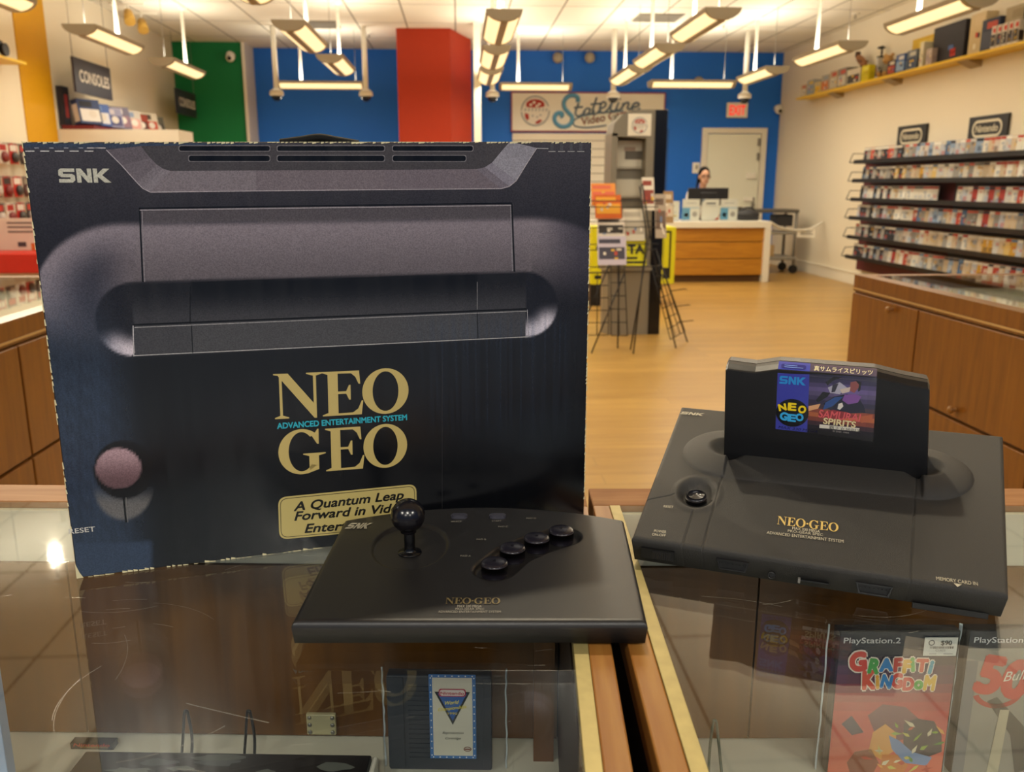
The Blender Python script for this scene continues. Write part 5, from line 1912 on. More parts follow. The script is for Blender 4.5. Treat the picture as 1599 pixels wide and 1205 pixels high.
def JP(u, v):
    yb = 0.1965 + 0.034 * (1 - (2 * u - 1) ** 2)
    return (0.0 + 0.006 * v) * (1 - u) + (0.2875 + 0.0055 * v) * u, yb * v


def JH(x, y, u, v):
    yb = 0.1965 + 0.034 * (1 - (2 * u - 1) ** 2)
    d = min(u * 0.2875, (1 - u) * 0.2875, v * yb, (1 - v) * yb)
    z = rounding(d, 0.0055)
    q_ = math.hypot((x - dish_c[0]) / dish_r[0], (y - dish_c[1]) / dish_r[1])
    z -= 0.0028 * (1 - ss(0.93, 1.02, q_))
    dk = min(segd(x, y, JB[i], JB[i + 1]) for i in range(3))
    z -= 0.0055 * (1 - ss(0.0165, 0.0205, dk))
    return z


JPLAST = M('joystick_plastic', '201E1D', 0.36, spec=0.5, bump=0.12, bscale=2200)
moulded(cluster(190, 0.2875, 0.0055), cluster(150, 0.21, 0.0055), JP, JH, JT, 0.003, 0.002).obj('shell', JPLAST, t_j)
BTN = M('button_plastic', '1D1A22', 0.22, spec=0.6)
for k, (x, y) in enumerate(JB):
    B().lathe([(0.0119 * math.sin(i * math.pi / 28), 0.0066 + 0.0022 * math.cos(i * math.pi / 28)) for i in range(15)] + [(0.0122, 0.0056), (0.0121, -0.005)], (0, 0, 0), 40).obj('button', BTN, t_j, matrix=JT @ Matrix.Translation((x, y, 0)))
for px, nm in ((717, 'select_button'), (777, 'start_button')):
    x, y = jl(px, 803, .003)
    b = B()
    b.prism(rrect(-0.0088, -0.0042, 0.0088, 0.0042, 0.004), lambda a, c, z: (a, c, z), -0.002, 0.0022)
    b.prism(rrect(-0.0078, -0.0034, 0.0078, 0.0034, 0.0033), lambda a, c, z: (a, c, z), 0.0022, 0.003)
    b.obj(nm, M('pill_button', '3C3B44', 0.22, spec=0.6), t_j, matrix=JT @ Matrix.Translation((x, y, 0)))
xs, ys = jl(640, 861, -0.002)
base_p = JT @ Vector((xs, ys, -0.003))
wy = (MJ @ base_p)
dirp = ray(636, 804.5)
# ball centre straight above the pivot
pc = EYE + dirp * ((Vector((wy.x, wy.y)) - Vector((0, 0))).length / Vector((dirp.x, dirp.y)).length)
zb = (MJ.inverted() @ pc).z
b = B().lathe([(0.0, 0.0), (0.0115, 0.0), (0.0112, 0.0010), (0.0068, 0.0014), (0.0056, 0.003), (0.0052, 0.006), (0.0052, zb - base_p.z)], base_p, 28)
b.obj('shaft', BLACKG, t_j)
B().sph((base_p.x - 0.0008, base_p.y, zb), 0.0161, 40, 24).lathe([(0.0, 0), (0.0075, 0.001), (0.0068, 0.006)], (base_p.x - .0008, base_p.y, zb - 0.0175), 24).obj('ball', M('ball_plastic', '141216', 0.2, spec=0.6), t_j)
PJ = Plane((0, 0, 0), (1, 0, 0), (0, 1, 0), 0.0003)
jt = B()
for s_, pL, pR, h in (('SELECT', (704, 816), (721, 816), .0034), ('START', (768, 815), (783, 815), .0034), ('PAD A', (719, 870), (735, 870), .0036), ('PAD B', (744, 844), (759, 844), .0036),
                      ('PAD C', (778, 824), (793, 824), .0036), ('PAD D', (822, 811), (837, 811), .0036)):
    a, c = jl(*pL), jl(*pR)
    jt = B()
    put_text(jt, PJ, s_, a[0], a[1], h, c[0] - a[0], 'L', 0.01, col=(1, 1, 1))
    jt.obj('caption', M('letter_grey', '8E887A', 0.5), t_j, matrix=JT)
for s_, pL, pR, h in (('MAX 330 MEGA', (714, 949.3), (752, 949.3), .0042), ('PRO-GEAR SPEC', (711, 953), (756, 953), .0030), ('ADVANCED ENTERTAINMENT SYSTEM', (684, 957.5), (782, 957.5), .0034)):
    a, c = jl(*pL), jl(*pR)
    jt = B()
    put_text(jt, PJ, s_, a[0], a[1], h, c[0] - a[0], 'L', 0.02 if 'MAX' in s_ else 0.006, col=(1, 1, 1))
    jt.obj('caption', M('letter_grey'), t_j, matrix=JT)
a, c = jl(538, 826), jl(577, 826)
jt = B()
snk(jt, PJ, a[0], a[1], jl(541, 817)[1] - a[1], (c[0] - a[0]) * 0.9, shear=0.3)
jt.obj('maker_logo', M('letter_pale', 'B0A890', 0.5), t_j, matrix=JT)
b = B()
a, c = jl(695, 943.5), jl(781, 943.5)
serif_text(b, PJ, 'NEO.GEO', a[0], a[1], jl(738, 934)[1] - a[1], c[0] - a[0], gap=0.03)
b.obj('logo', M('logo_gold_dim', '7A6A44', 0.4), t_j, matrix=JT)
B().box((0.02, 0.02, -0.0006), (0.26, 0.17, 0.0031)).obj('base_plate', BLACK, t_j)

# ------------------------------------------------------------------ the console
MC = frame(W(0.1208, 0.7867, GZ + 0.0005), -PHI + math.atan2(-0.1128, 0.3046))
t_c = thing('game_console', 'black game console with a cartridge standing in its slot, on the right glass case', 'game console')
t_c.matrix_world = MC
CS = math.atan2(0.0695, 0.262)
CT = Matrix.Translation((0, 0, 0.0285)) @ Matrix.Rotation(CS, 4, 'X')
MCT = MC @ CT


def cl_(px, py, z=0.0):
    q_ = loc_on(MCT, px, py, 2, z)
    return q_.x, q_.y


cor = [cl_(986, 839), cl_(1575.5, 929), cl_(1567, 680), cl_(1064, 634)]


def CP(u, v):
    a = [cor[0][i] + (cor[1][i] - cor[0][i]) * u for i in (0, 1)]
    c = [cor[3][i] + (cor[2][i] - cor[3][i]) * u for i in (0, 1)]
    return a[0] + (c[0] - a[0]) * v, a[1] + (c[1] - a[1]) * v


g1a, g1b = cl_(1127, 745), cl_(1096, 857)
g2a, g2b = cl_(1430, 748), cl_(1421, 915)
bc0, bc1 = (0.0675, 0.1695), (0.2650, 0.1715)
rc = ((cl_(1054, 768)[0] + cl_(1124, 768)[0]) / 2, (cl_(1089, 745)[1] + cl_(1089, 796)[1]) / 2)
rr_ = ((cl_(1124, 768)[0] - cl_(1054, 768)[0]) / 2, (cl_(1089, 745)[1] - cl_(1089, 796)[1]) / 2)
GRV = [(g1a, (g1b[0], g1b[1] - 0.004)), (g2a, (g2b[0], g2b[1] - 0.004)), (cl_(1082, 797), cl_(1062, 862)), (cl_(1053, 772), cl_(1006, 781)), (cl_(1006, 781), cl_(987, 836))]


def CH(x, y, u, v):
    d = min(u * 0.325, (1 - u) * 0.325, v * 0.262, (1 - v) * 0.262)
    z = rounding(d, 0.004)
    # raised pods either side of the slot
    dx = x - bc0[0] if x < bc0[0] else (x - bc1[0] if x > bc1[0] else 0.0)
    cy = bc0[1] + (bc1[1] - bc0[1]) * (x - bc0[0]) / (bc1[0] - bc0[0])
    dd = math.hypot(dx / 0.0485, (y - cy) / 0.049)
    k = (1 - min(1, dd) ** 2) ** 0.6 if dd < 1 else 0.0
    mid = ss(bc0[0], bc0[0] + 0.003, x) * (1 - ss(bc1[0] - 0.003, bc1[0], x))
    z += k * (0.0105 * (1 - mid) + 0.004 * mid)
    for cx_ in (bc0[0] - 0.0005, bc1[0] + 0.0015):
        q_ = math.hypot((x - cx_) / 0.0225, (y - cy) / 0.021)
        if q_ < 1.05:
            z -= 0.010 * (1 - ss(0.15, 1.0, q_))
    # reset well
    q_ = math.hypot((x - rc[0]) / rr_[0], (y - rc[1]) / rr_[1])
    z += 0.0012 * ss(1.25, 1.0, q_) if 1.0 < q_ < 1.25 else 0
    if q_ < 1.0:
        z -= 0.0085 * (1 - ss(0.5, 1.0, q_)) - 0.0012
    g = min(segd(x, y, *s_) for s_ in GRV)
    z -= 0.0018 * max(0.0, 1 - g / 0.0010)
    # front strip bends down in the middle
    return z


CPL = M('console_plastic', '2A2825', 0.5, spec=0.5, bump=0.5, bscale=1900)
moulded(cluster(400, 0.325, 0.004), cluster(290, 0.262, 0.004), CP, CH, CT, 0.004, 0.004).obj('shell', CPL, t_c)
B().box((0.02, 0.02, -0.0004), (0.30, 0.24, 0.0042)).obj('base_plate', BLACK, t_c)
bx_, by_ = cl_(1087, 776, -0.003)
B().lathe([(0.0, 0.0035), (0.0085, 0.0034), (0.0104, 0.0024), (0.0109, 0.0), (0.0109, -0.009)], (0, 0, 0), 40).obj('reset_button', M('reset_plastic', '1E1C1F', 0.28), t_c, matrix=CT @ Matrix.Translation((bx_, by_, -0.003)))
PC = Plane((0, 0, 0), (1, 0, 0), (0, 1, 0), 0.0003)
for s_, pL, pR, h, bo in (('MAX 330 MEGA', (1237, 827), (1280, 832.5), .0043, .02), ('PRO-GEAR SPEC', (1230, 831), (1285, 837.5), .0038, .006), ('ADVANCED ENTERTAINMENT SYSTEM', (1197, 834), (1317, 848), .0046, .006),
                          ('MEMORY CARD IN', (1462, 906), (1527, 915), .0048, .008), ('RESET', (1036, 792.5), (1051, 794), .0040, .008), ('POWER', (1021, 831), (1040, 833), .0040, .008), ('ON-OFF', (1018, 836.5), (1039, 838.5), .0040, .008)):
    a, c = cl_(*pL), cl_(*pR)
    aa = math.atan2(c[1] - a[1], c[0] - a[0])
    b = B()
    put_text(b, PC, s_, a[0], a[1], h, math.hypot(c[0] - a[0], c[1] - a[1]), 'L', bo, ang=aa)
    b.obj('caption', M('letter_pale', 'B0A890', 0.5), t_c, matrix=CT)
b = B()
tri = [cl_(1489, 911), cl_(1502, 913), cl_(1495, 917)]
b.poly([PC(*p, 2) for p in tri][::-1])
b.obj('arrow_mark', M('letter_pale'), t_c, matrix=CT)
b = B()
a, c = cl_(1061, 646), cl_(1096, 650)
snk(b, PC, a[0] + .001, a[1] - 0.001, 0.0065, (c[0] - a[0]) * 1.0, shear=0.25)
b.obj('maker_logo', M('letter_pale'), t_c, matrix=CT)
b = B()
a, c = cl_(1213, 819), cl_(1309, 831)
aa = math.atan2(c[1] - a[1], c[0] - a[0])
serif_text(b, Plane((a[0], a[1], 0), (math.cos(aa), math.sin(aa), 0), (-math.sin(aa), math.cos(aa), 0), .0003), 'NEO.GEO', 0, 0, 0.0138, math.hypot(c[0] - a[0], c[1] - a[1]), gap=0.03)
b.obj('logo', M('logo_gold', 'C8A858', 0.35), t_c, matrix=CT)
# front sockets; the front face leans from (y=-0.004, z=.025) to (y=0, z=.004)
YF = -0.0040


def cf(px, py):
    q_ = loc_on(MC, px, py, 1, YF)
    return q_.x, q_.z


DARK = M('socket_black', '050505', 0.5)
SOCK = M('socket_rim', '1E1D1D', 0.35)
for p0, p1 in (((1119, 874), (1169, 893)), ((1336, 910), (1393, 932))):
    a, c = cf(*p0), cf(*p1)
    zc = (a[1] + c[1]) / 2 + 0.0005
    x0, x1, hh = a[0], c[0], 0.0052
    b = B()
    tr = [(x0, zc + hh), (x1, zc + hh), (x1 - .003, zc - hh), (x0 + .003, zc - hh)]
    ti = [(x0 + .0016, zc + hh - .0014), (x1 - .0016, zc + hh - .0014), (x1 - .0042, zc - hh + .0014), (x0 + .0042, zc - hh + .0014)]
    for i in range(4):
        j = (i + 1) % 4
        b.prism([tr[i], tr[j], ti[j], ti[i]], lambda x, z, y: (x, y, z), YF - .0012, YF + .003)
    so = b.obj('controller_port', SOCK, t_c)
    b = B().prism(ti, lambda x, z, y: (x, y, z), YF + .0002, YF + .002)
    for k in range(7):
        xx = x0 + .005 + k * (x1 - x0 - .010) / 6
        b.cyl((xx, YF - .001, zc + .001), (xx, YF + .001, zc + .001), .0006, n=6)
    b.obj('socket', DARK, so)
a = cf(1205, 899)
b = B()
b.lathe([(0.0022, 0.0), (0.0024, .0012), (0.0036, .0012), (0.0038, 0.0)], (a[0], YF + .0006, a[1] + .001), 24, rot=Matrix.Rotation(math.pi / 2, 3, 'X'))
jk = b.obj('headphone_jack', SOCK, t_c)
B().cyl((a[0], YF + .0015, a[1] + .001), (a[0], YF - .0002, a[1] + .001), .0022, n=16).obj('socket', DARK, jk)
a, c = cf(1246, 904), cf(1294, 913)
vs_ = B().box((a[0], YF - .0004, a[1] - .0012), (c[0], YF + .003, a[1] + .0002)).obj('volume_slot', DARK, t_c)
B().box((a[0], YF - .002, a[1] - .0028), (a[0] + .0022, YF + .001, a[1] + .0016)).obj('slider', M('slider_pale', '77746C', 0.4), vs_)
a, c = cf(1001, 856), cf(1052, 874)
b = B().box((a[0], YF - .0006, a[1] - .009), (c[0], YF + .003, a[1] + .001))
ps = b.obj('power_switch', DARK, t_c)
b = B()
for k in range(9):
    xx = a[0] + .012 + k * .0018
    b.box((xx, YF - .0022, a[1] - .0078), (xx + .0010, YF, a[1] - .0008))
b.box((a[0] + .011, YF - .0014, a[1] - .0082), (a[0] + .029, YF, a[1] - .0004))
b.obj('ribbed_slider', SOCK, ps)
a, c = cf(1425, 940), cf(1543, 962)
B().box((a[0], YF - .0006, a[1] - .0052), (c[0], YF + .004, a[1] + .0002)).obj('card_slot', DARK, t_c)

# ------------------------------------------------------------------ the cartridge in the console
q_ = MCT @ Vector((*cl_(1130, 712), 0))
MK = frame(q_, -PHI + math.atan2(-0.1128, 0.3046), math.radians(7))
t_k = thing('game_cartridge', 'large black game cartridge with a blue edged picture label, standing in the console', 'cartridge')
t_k.matrix_world = MK


def kl(px, py):
    p = loc_on(MK, px, py, 1, 0.0)
    return p.x, p.z


FRONT = [(0.0, -0.004), (kl(1449, 745)[0], -0.003)] + [kl(*p) for p in ((1452, 613), (1449, 608.5), (1410, 601), (1366, 590), (1216, 578), (1179, 583), (1136, 577.5), (1132.5, 581))]
KC = (sum(p[0] for p in FRONT) / len(FRONT), .05)
RISE = 0.0058


def outl(e=0.0, up=0.0):
    out = []
    for i, (x, z) in enumerate(FRONT):
        x += e if x < KC[0] else -e
        out.append((x, z + (up if i > 1 else 0)))
    return out


fnk = lambda x, z, y: (x, y, z)
b = B()


def kring(p, yp, q, yq):
    for i in range(n):
        j = (i + 1) % n
        b.poly([fnk(*p[i], yp), fnk(*q[i], yq), fnk(*q[j], yq), fnk(*p[j], yp)])


n = len(FRONT)
KCP = M('cartridge_plastic', '0F0F11', 0.3, bump=0.15, bscale=2500)
b.poly([fnk(*p, 0.0) for p in outl(.0008)])
kring(outl(.0008), 0.0, outl(0.0, .0012), .0016)
kring(outl(0.0, .0012), .0016, outl(0.0, RISE - .001), .0085)
kring(outl(0.0, RISE - .001), .0085, outl(0.0, RISE), .0145)
kring(outl(0.0, RISE), .0145, outl(.002, RISE - .003), .0146)
kring(outl(.002, RISE - .003), .0146, outl(.002, RISE - .003), .0162)
b.obj('front_shell', KCP, t_k)
b = B()
kring(outl(.002, RISE - .003), .0160, outl(0.0, RISE), .0161)
kring(outl(0.0, RISE), .0161, outl(0.0, RISE), .0295)
kring(outl(0.0, RISE), .0295, outl(.0015, RISE - .0015), .031)
b.poly([fnk(*p, .031) for p in outl(.0015, RISE - .0015)][::-1])
b.obj('back_shell', KCP, t_k)
PK = Plane((0, 0.0, 0), (1, 0, 0), (0, 0, 1), 0.00012)
b = B()


def kp(pts, col, k=1.0):
    b.poly([PK(*kl(*p), k) for p in pts][::-1], 0, lin(col))


def kz(x, y):
    return 1180 + x / 5.33, 540 + y / 5.33


LBL = print_mat('printed_label', 0.25, coat=0.3)
kp([kz(183, 228), kz(448, 236), kz(428, 718), kz(165, 690)], '3A3FA0', 2)
# picture: bands of sky, glow and ground
sky = ['20203A', '2C2748', '463C66', '5E4F80', '54486E', '3C3358', '2C2540', '3A2A38', '8A4434', 'B0603A', '7A3A2E', '38202A', '1A1420', '100F14']
yl = [232 + (720 - 232) * i / len(sky) for i in range(len(sky) + 1)]
for i, c in enumerate(sky):
    for k in range(8):
        u0, u1 = k / 8, (k + 1) / 8
        def P_(u, y):
            xl = 448 - (y - 236) * .0415
            xr = 1008 - (y - 262) * .068
            return kz(xl + (xr - xl) * u, y + 50 * u * (y - 200) / 500 + 26 * u)
        g = 1.0 + .35 * math.exp(-((u0 - .55) / .25) ** 2) - .25 * abs(u0 - .5)
        b.poly([PK(*kl(*P_(u, y)), 1) for u, y in ((u0, yl[i]), (u0, yl[i + 1]), (u1, yl[i + 1]), (u1, yl[i]))], 0, tuple(v * g for v in lin(c)))
# abstract brushwork
for pts, c, k in (([(560, 480), (650, 420), (760, 400), (860, 430), (900, 500), (915, 555), (780, 560), (640, 550)], '1B1B30', 3), ([(580, 470), (660, 425), (730, 420), (640, 500), (560, 530)], '2A4A86', 4),
                  ([(740, 405), (830, 400), (880, 420), (850, 470), (770, 485), (720, 450)], '7A4A94', 4), ([(500, 450), (560, 380), (620, 390), (600, 420), (520, 470)], '15151E', 3),
                  ([(580, 300), (650, 255), (720, 260), (640, 290), (600, 330)], '14141C', 3), ([(600, 345), (700, 300), (760, 345), (700, 400), (620, 390)], 'A9A4B4', 3),
                  ([(640, 320), (690, 310), (660, 380), (630, 385)], '2A2838', 4), ([(790, 300), (850, 290), (870, 330), (820, 390), (780, 370)], '8A4A4A', 3), ([(830, 285), (880, 300), (870, 370), (850, 380), (860, 320)], '16131A', 4),
                  ([(700, 360), (790, 340), (780, 380), (720, 395)], 'C8B4A8', 4), ([(690, 480), (720, 470), (730, 500), (700, 530), (680, 520)], 'D8CFC4', 5),
                  ([(520, 560), (640, 530), (760, 550), (860, 590), (760, 600), (620, 610), (530, 590)], '8A2E34', 4), ([(440, 500), (540, 480), (520, 520), (440, 540)], 'D8A070', 3), ([(840, 590), (975, 570), (970, 620), (880, 640)], 'B05A3A', 3)):
    kp([kz(*p) for p in pts], c, k)
A0, A1 = kl(*kz(520, 612)), kl(*kz(870, 612))
put_text(b, PK, 'SAMURAI', A0[0], A0[1] + .003, 0.0085, A1[0] - A0[0], 'L', 0.02, 0.1, col=lin('D8585C'), k=6, ang=-.03)
A0, A1 = kl(*kz(562, 642)), kl(*kz(830, 660))
put_text(b, PK, 'SPIRITS', A0[0], A0[1], 0.0066, A1[0] - A0[0], 'L', 0.03, col=lin('E0CC9A'), k=7, ang=-.05)
kp([kz(532, 650), kz(865, 682), kz(860, 710), kz(530, 680)], 'D8D0C0', 5)
A0 = kl(*kz(610, 685))
put_text(b, PK, '覇王丸地獄変', A0[0], A0[1], 0.003, 0.032, 'L', 0.0, col=lin('2A2420'), k=6, ang=-.05)
A0 = kl(*kz(640, 712))
put_text(b, PK, '© SNK 1994', A0[0], A0[1], 0.0018, 0.016, 'L', 0.0, col=lin('9A948A'), k=6, ang=-.03)
A0, A1 = kl(*kz(197, 312)), kl(*kz(425, 318))
snk(b, PK, A0[0], A0[1], 0.0088, A1[0] - A0[0] - .001, 0, lin('2A8AD0'), 4)
cx_, cz_ = kl(*kz(304, 556))
b.poly([PK(*p, 4) for p in circ(cx_, cz_, .0166, .0158)], 0, lin('0C0C10'))
YEL, BLU = lin('F0D020'), lin('38A8E0')
for s_, dx, dz, a_, h, c in (('N', -.0095, .0018, .25, .0085, YEL), ('E', -.0005, .0028, 0, .0095, YEL), ('O', .0088, .0008, -.25, .0092, YEL), ('G', -.0088, -.0098, -.15, .0098, BLU), ('E', .0, -.0108, 0, .0092, BLU), ('O', .0085, -.0092, .2, .0092, BLU)):
    put_text(b, PK, s_, cx_ + dx, cz_ + dz * .92 + .0006, h * .84, .0070, 'C', 0.055, col=c, k=6, ang=a_)
A0 = kl(*kz(190, 668))
put_text(b, PK, 'MAX 330 MEGA', A0[0], A0[1] - .002, 0.003, 0.040, 'L', 0.0, 0.2, col=lin('14143A'), k=5, ang=-.03)
# flap folded over the top edge
xm = kl(*kz(448, 236))[0]
xl, xr = kl(*kz(183, 228))[0], kl(*kz(1008, 262))[0]
fe = kl(1216, 578)
fr_ = kl(1366, 590)
ed = lambda x: fe[1] + (fr_[1] - fe[1]) * (x - fe[0]) / (fr_[0] - fe[0])
for x0, x1, c in ((xl, xm, '464CA8'), (xm, xr, '5A4E5E')):
    prof = [(-.0002, -.0035), (.0014, .0015), (.0083, RISE - .0006), (.0125, RISE + .0003)]
    for (ya, za), (yb_, zb_) in zip(prof, prof[1:]):
        b.add([(x0, ya, ed(x0) + za), (x1, ya, ed(x1) + za), (x1, yb_, ed(x1) + zb_), (x0, yb_, ed(x0) + zb_)], [(0, 1, 2, 3)], 0, lin(c))
sl_ = (fr_[1] - fe[1]) / (fr_[0] - fe[0])
ub = Vector((0, .0069, RISE - .0021))
PT = Plane((xm + .004, .0022, ed(xm + .004) + .0021), Vector((1, 0, sl_)), ub, 0.00016)
put_text(b, PT, '真サムライスピリッツ', 0, 0, .0056, xr - xm - .008, 'L', 0.015, col=lin('E8DCB0'), k=3)
PT = Plane((xl + .003, .0022, ed(xl + .003) + .0021), Vector((1, 0, sl_)), ub, 0.00016)
b.poly([PT(*p, 2) for p in rrect(0, 0, xm - xl - .007, .0062, .002)], 0, lin('2A2C7A'))
for k in range(2):
    b.poly([PT(*p, 3) for p in [(.003, .0012 + k * .0026), (.022 - k * .006, .0012 + k * .0026), (.022 - k * .006, .0020 + k * .0026), (.003, .0020 + k * .0026)]], 0, lin('7A9AE0'))
b.obj('label', LBL, t_k)

# ================================================================== inside the left case
SH = -0.3045
G_ = 'in the left case'


def ll(px, py, y):
    p = loc_on(ML, px, py, 1, y)
    return p.x, p.z


def place(t, Mx, x, y, z, rz=0.0, rx=0.0):
    t.matrix_world = Mx @ Matrix.Translation((x, y, z)) @ Matrix.Rotation(rz, 4, 'Z') @ Matrix.Rotation(rx, 4, 'X')


# reproduction cartridge in a clear sleeve
YC = 0.875
x0, zt1 = ll(603, 1053, YC)
x1, _ = ll(767, 1053, YC)
hh = zt1 - SH - 0.002
t = thing('game_cartridge', 'dark grey-blue cartridge with a white label bordered in blue, inside the left case', 'cartridge')
place(t, ML, x0, YC, SH + 0.001)
wd = x1 - x0
b = B().box((0, 0, 0), (wd, 0.016, hh), 0.002)
for k in range(16):
    z = hh * .12 + k * hh * .05
    b.box((wd * .20, -.0012, z), (wd * .40, 0.0, z + hh * .022))
b.box((0.0, -.0015, 0.004), (wd * .16, 0.0, hh - .002), 0.0006)
b.box((wd * .92, -.0015, 0.004), (wd, 0.0, hh - .002), 0.0006)
b.obj('shell', M('nes_grey_blue', '28303C', 0.45), t)
la, lz = ll(669, 1052, YC)
lb, lz2 = ll(744, 1184, YC)
la, lb, lz, lz2 = la - x0, lb - x0, lz - SH - .001, max(lz2 - SH - .001, .003)
pl = Plane((0, -.0003, 0), (1, 0, 0), (0, 0, 1), .0002)
b = B()


def quad(p, x0_, z0_, x1_, z1_, c, k=1.0):
    b.poly([p(x0_, z0_, k), p(x1_, z0_, k), p(x1_, z1_, k), p(x0_, z1_, k)], 0, lin(c))


quad(pl, la, lz2, lb, lz, '3E74B8', 1)
e = (lb - la) * .075
quad(pl, la + e, lz2 + e, lb - e, lz - e, 'DAD6C8', 2)
W_, H_ = lb - la, lz - lz2
for k in range(12):
    for xx in (la + e / 2, lb - e / 2):
        b.poly([pl(*p, 3) for p in circ(xx, lz2 + H_ * (k + .5) / 12, .0009, n=8)], 0, lin('CFE0F0'))
for k in range(7):
    for zz in (lz2 + e / 2, lz - e / 2):
        b.poly([pl(*p, 3) for p in circ(la + W_ * (k + .5) / 7, zz, .0009, n=8)], 0, lin('CFE0F0'))
cxm = (la + lb) / 2
zt3 = lz2 + H_ * .80
b.poly([pl(*p, 3) for p in [(cxm - W_ * .38, zt3), (cxm, zt3 - H_ * .39), (cxm + W_ * .38, zt3)]], 0, lin('15202E'))
b.poly([pl(*p, 4) for p in [(cxm - W_ * .31, zt3 - .002), (cxm, zt3 - H_ * .34), (cxm + W_ * .31, zt3 - .002)]], 0, lin('2E62B0'))
for ex, c, k in ((0, 'B03050', 5), (.0012, 'E8D8D8', 6)):
    b.poly([pl(*p, k) for p in rrect(cxm - W_ * .29 + ex, zt3 - .006 + ex, cxm + W_ * .29 - ex, zt3 + .004 - ex, .003)], 0, lin(c))
put_text(b, pl, 'Nintendo', cxm, zt3 - .0032, .0038, W_ * .5, 'C', .02, col=lin('B02A40'), k=7)
put_text(b, pl, 'World', cxm, zt3 - .0155, .0045, W_ * .30, 'C', .02, .4, col=lin('E8E070'), k=6, ang=.1)
put_text(b, pl, 'Championships', cxm, zt3 - .0225, .0042, W_ * .62, 'C', .01, .4, col=lin('E8D83A'), k=6, ang=.15)
put_text(b, pl, '1990', cxm, zt3 - .029, .003, W_ * .2, 'C', .01, col=lin('D8C83A'), k=6)
put_text(b, pl, 'Reproduction', cxm, lz2 + H_ * .30, .0032, W_ * .46, 'C', 0, .45, col=lin('2A2A30'), k=4)
put_text(b, pl, 'Cartridge', cxm, lz2 + H_ * .235, .0032, W_ * .34, 'C', 0, .45, col=lin('2A2A30'), k=4)
for q4 in ring(lb - W_ * .19, lz2 + H_ * .12, .0036, .0024, .0046, .0033, n=20):
    b.poly([pl(*p, 4) for p in q4], 0, lin('7A4A40'))
quad(pl, lb - W_ * .25, lz2 + H_ * .112, lb - W_ * .13, lz2 + H_ * .128, '8A5A50', 5)
b.obj('label', print_mat('printed_label'), t)


def sleeve(lab, Mx, x0, x1, y0, y1, z0, z1, flap, group):
    t = thing('clear_sleeve', lab, 'sleeve', group=group)
    place(t, Mx, x0, y0, z0)
    w_, d_, h_ = x1 - x0, y1 - y0, z1 - z0
    b = B()
    b.box((0, 0, 0), (w_, d_, h_), 0.0008)
    b.obj('bag', FILM, t)
    rr2 = random.Random(int(abs(x0) * 1e4))
    for xx in (0.0, w_):
        b = B()
        pts = [(xx + rr2.uniform(-.0008, .0008), d_ * .5 + rr2.uniform(-.001, .001), z) for z in [h_ * i / 14 for i in range(15)]]
        b.tube(smooth_path(pts, 3), 0.0011, 6)
        b.obj('seam', M('film_seam', 'C8D4DC', 0.2, spec=0.8), t)
    if flap:
        b = B()
        n_ = 14
        for i in range(n_):
            xa_, xb_ = w_ * i / n_, w_ * (i + 1) / n_
            z_ = lambda x: h_ + .002 * math.sin(x * 300) + .003 * math.sin(x * 97)
            b.add([(xa_, .001, h_), (xb_, .001, h_), (xb_, d_ * .6, z_(xb_) + .006), (xa_, d_ * .6, z_(xa_) + .006)], [(0, 1, 2, 3)], 0, (1, 1, 1), True)
        b.obj('flap', FILM, t)
    return t


xs0, zs0 = ll(594, 1050, YC - .004)
xs1, _ = ll(790, 1050, YC - .004)
sleeve('crinkled clear sleeve around the dark grey-blue cartridge', ML, xs0, xs1, YC - .006, YC + .020, SH + .0005, zs0, True, 'clear sleeves')


def easel(lab, Mx, px_list, py_top, y, mat, two=True):
    t = thing('wire_easel', lab, 'easel', group='wire easels')
    p = [loc_on(Mx, px, py_top, 1, y) for px in px_list]
    place(t, Mx, p[0].x, y, SH)
    for q_ in p:
        x = q_.x - p[0].x
        h = q_.z - SH
        pts = [(x - .006, -.012, .0025), (x - .004, -.004, h * .5), (x - .001, 0, h * .97), (x + .001, .001, h), (x + .003, 0, h * .96), (x + .007, -.004, h * .5), (x + .0085, -.02, .0025)]
        B().tube(smooth_path(pts, 5), .0017, 8).obj('wire_loop', mat, t)
    if len(p) > 1:
        B().tube([(0.0085, -.02, .0025), (p[1].x - p[0].x - .006, -.012, .0025)], .0017, 8).obj('cross_wire', mat, t)
    return t


easel('black wire easel with two loops, at the back of the left case', ML, [289, 387], 1111, .885, BLKMETAL)
easel('grey-green wire easel in the right case, left of the red game', MR, [1115], 1126, .875, M('wire_grey_green', '5A6458', 0.4, metal=0.3))

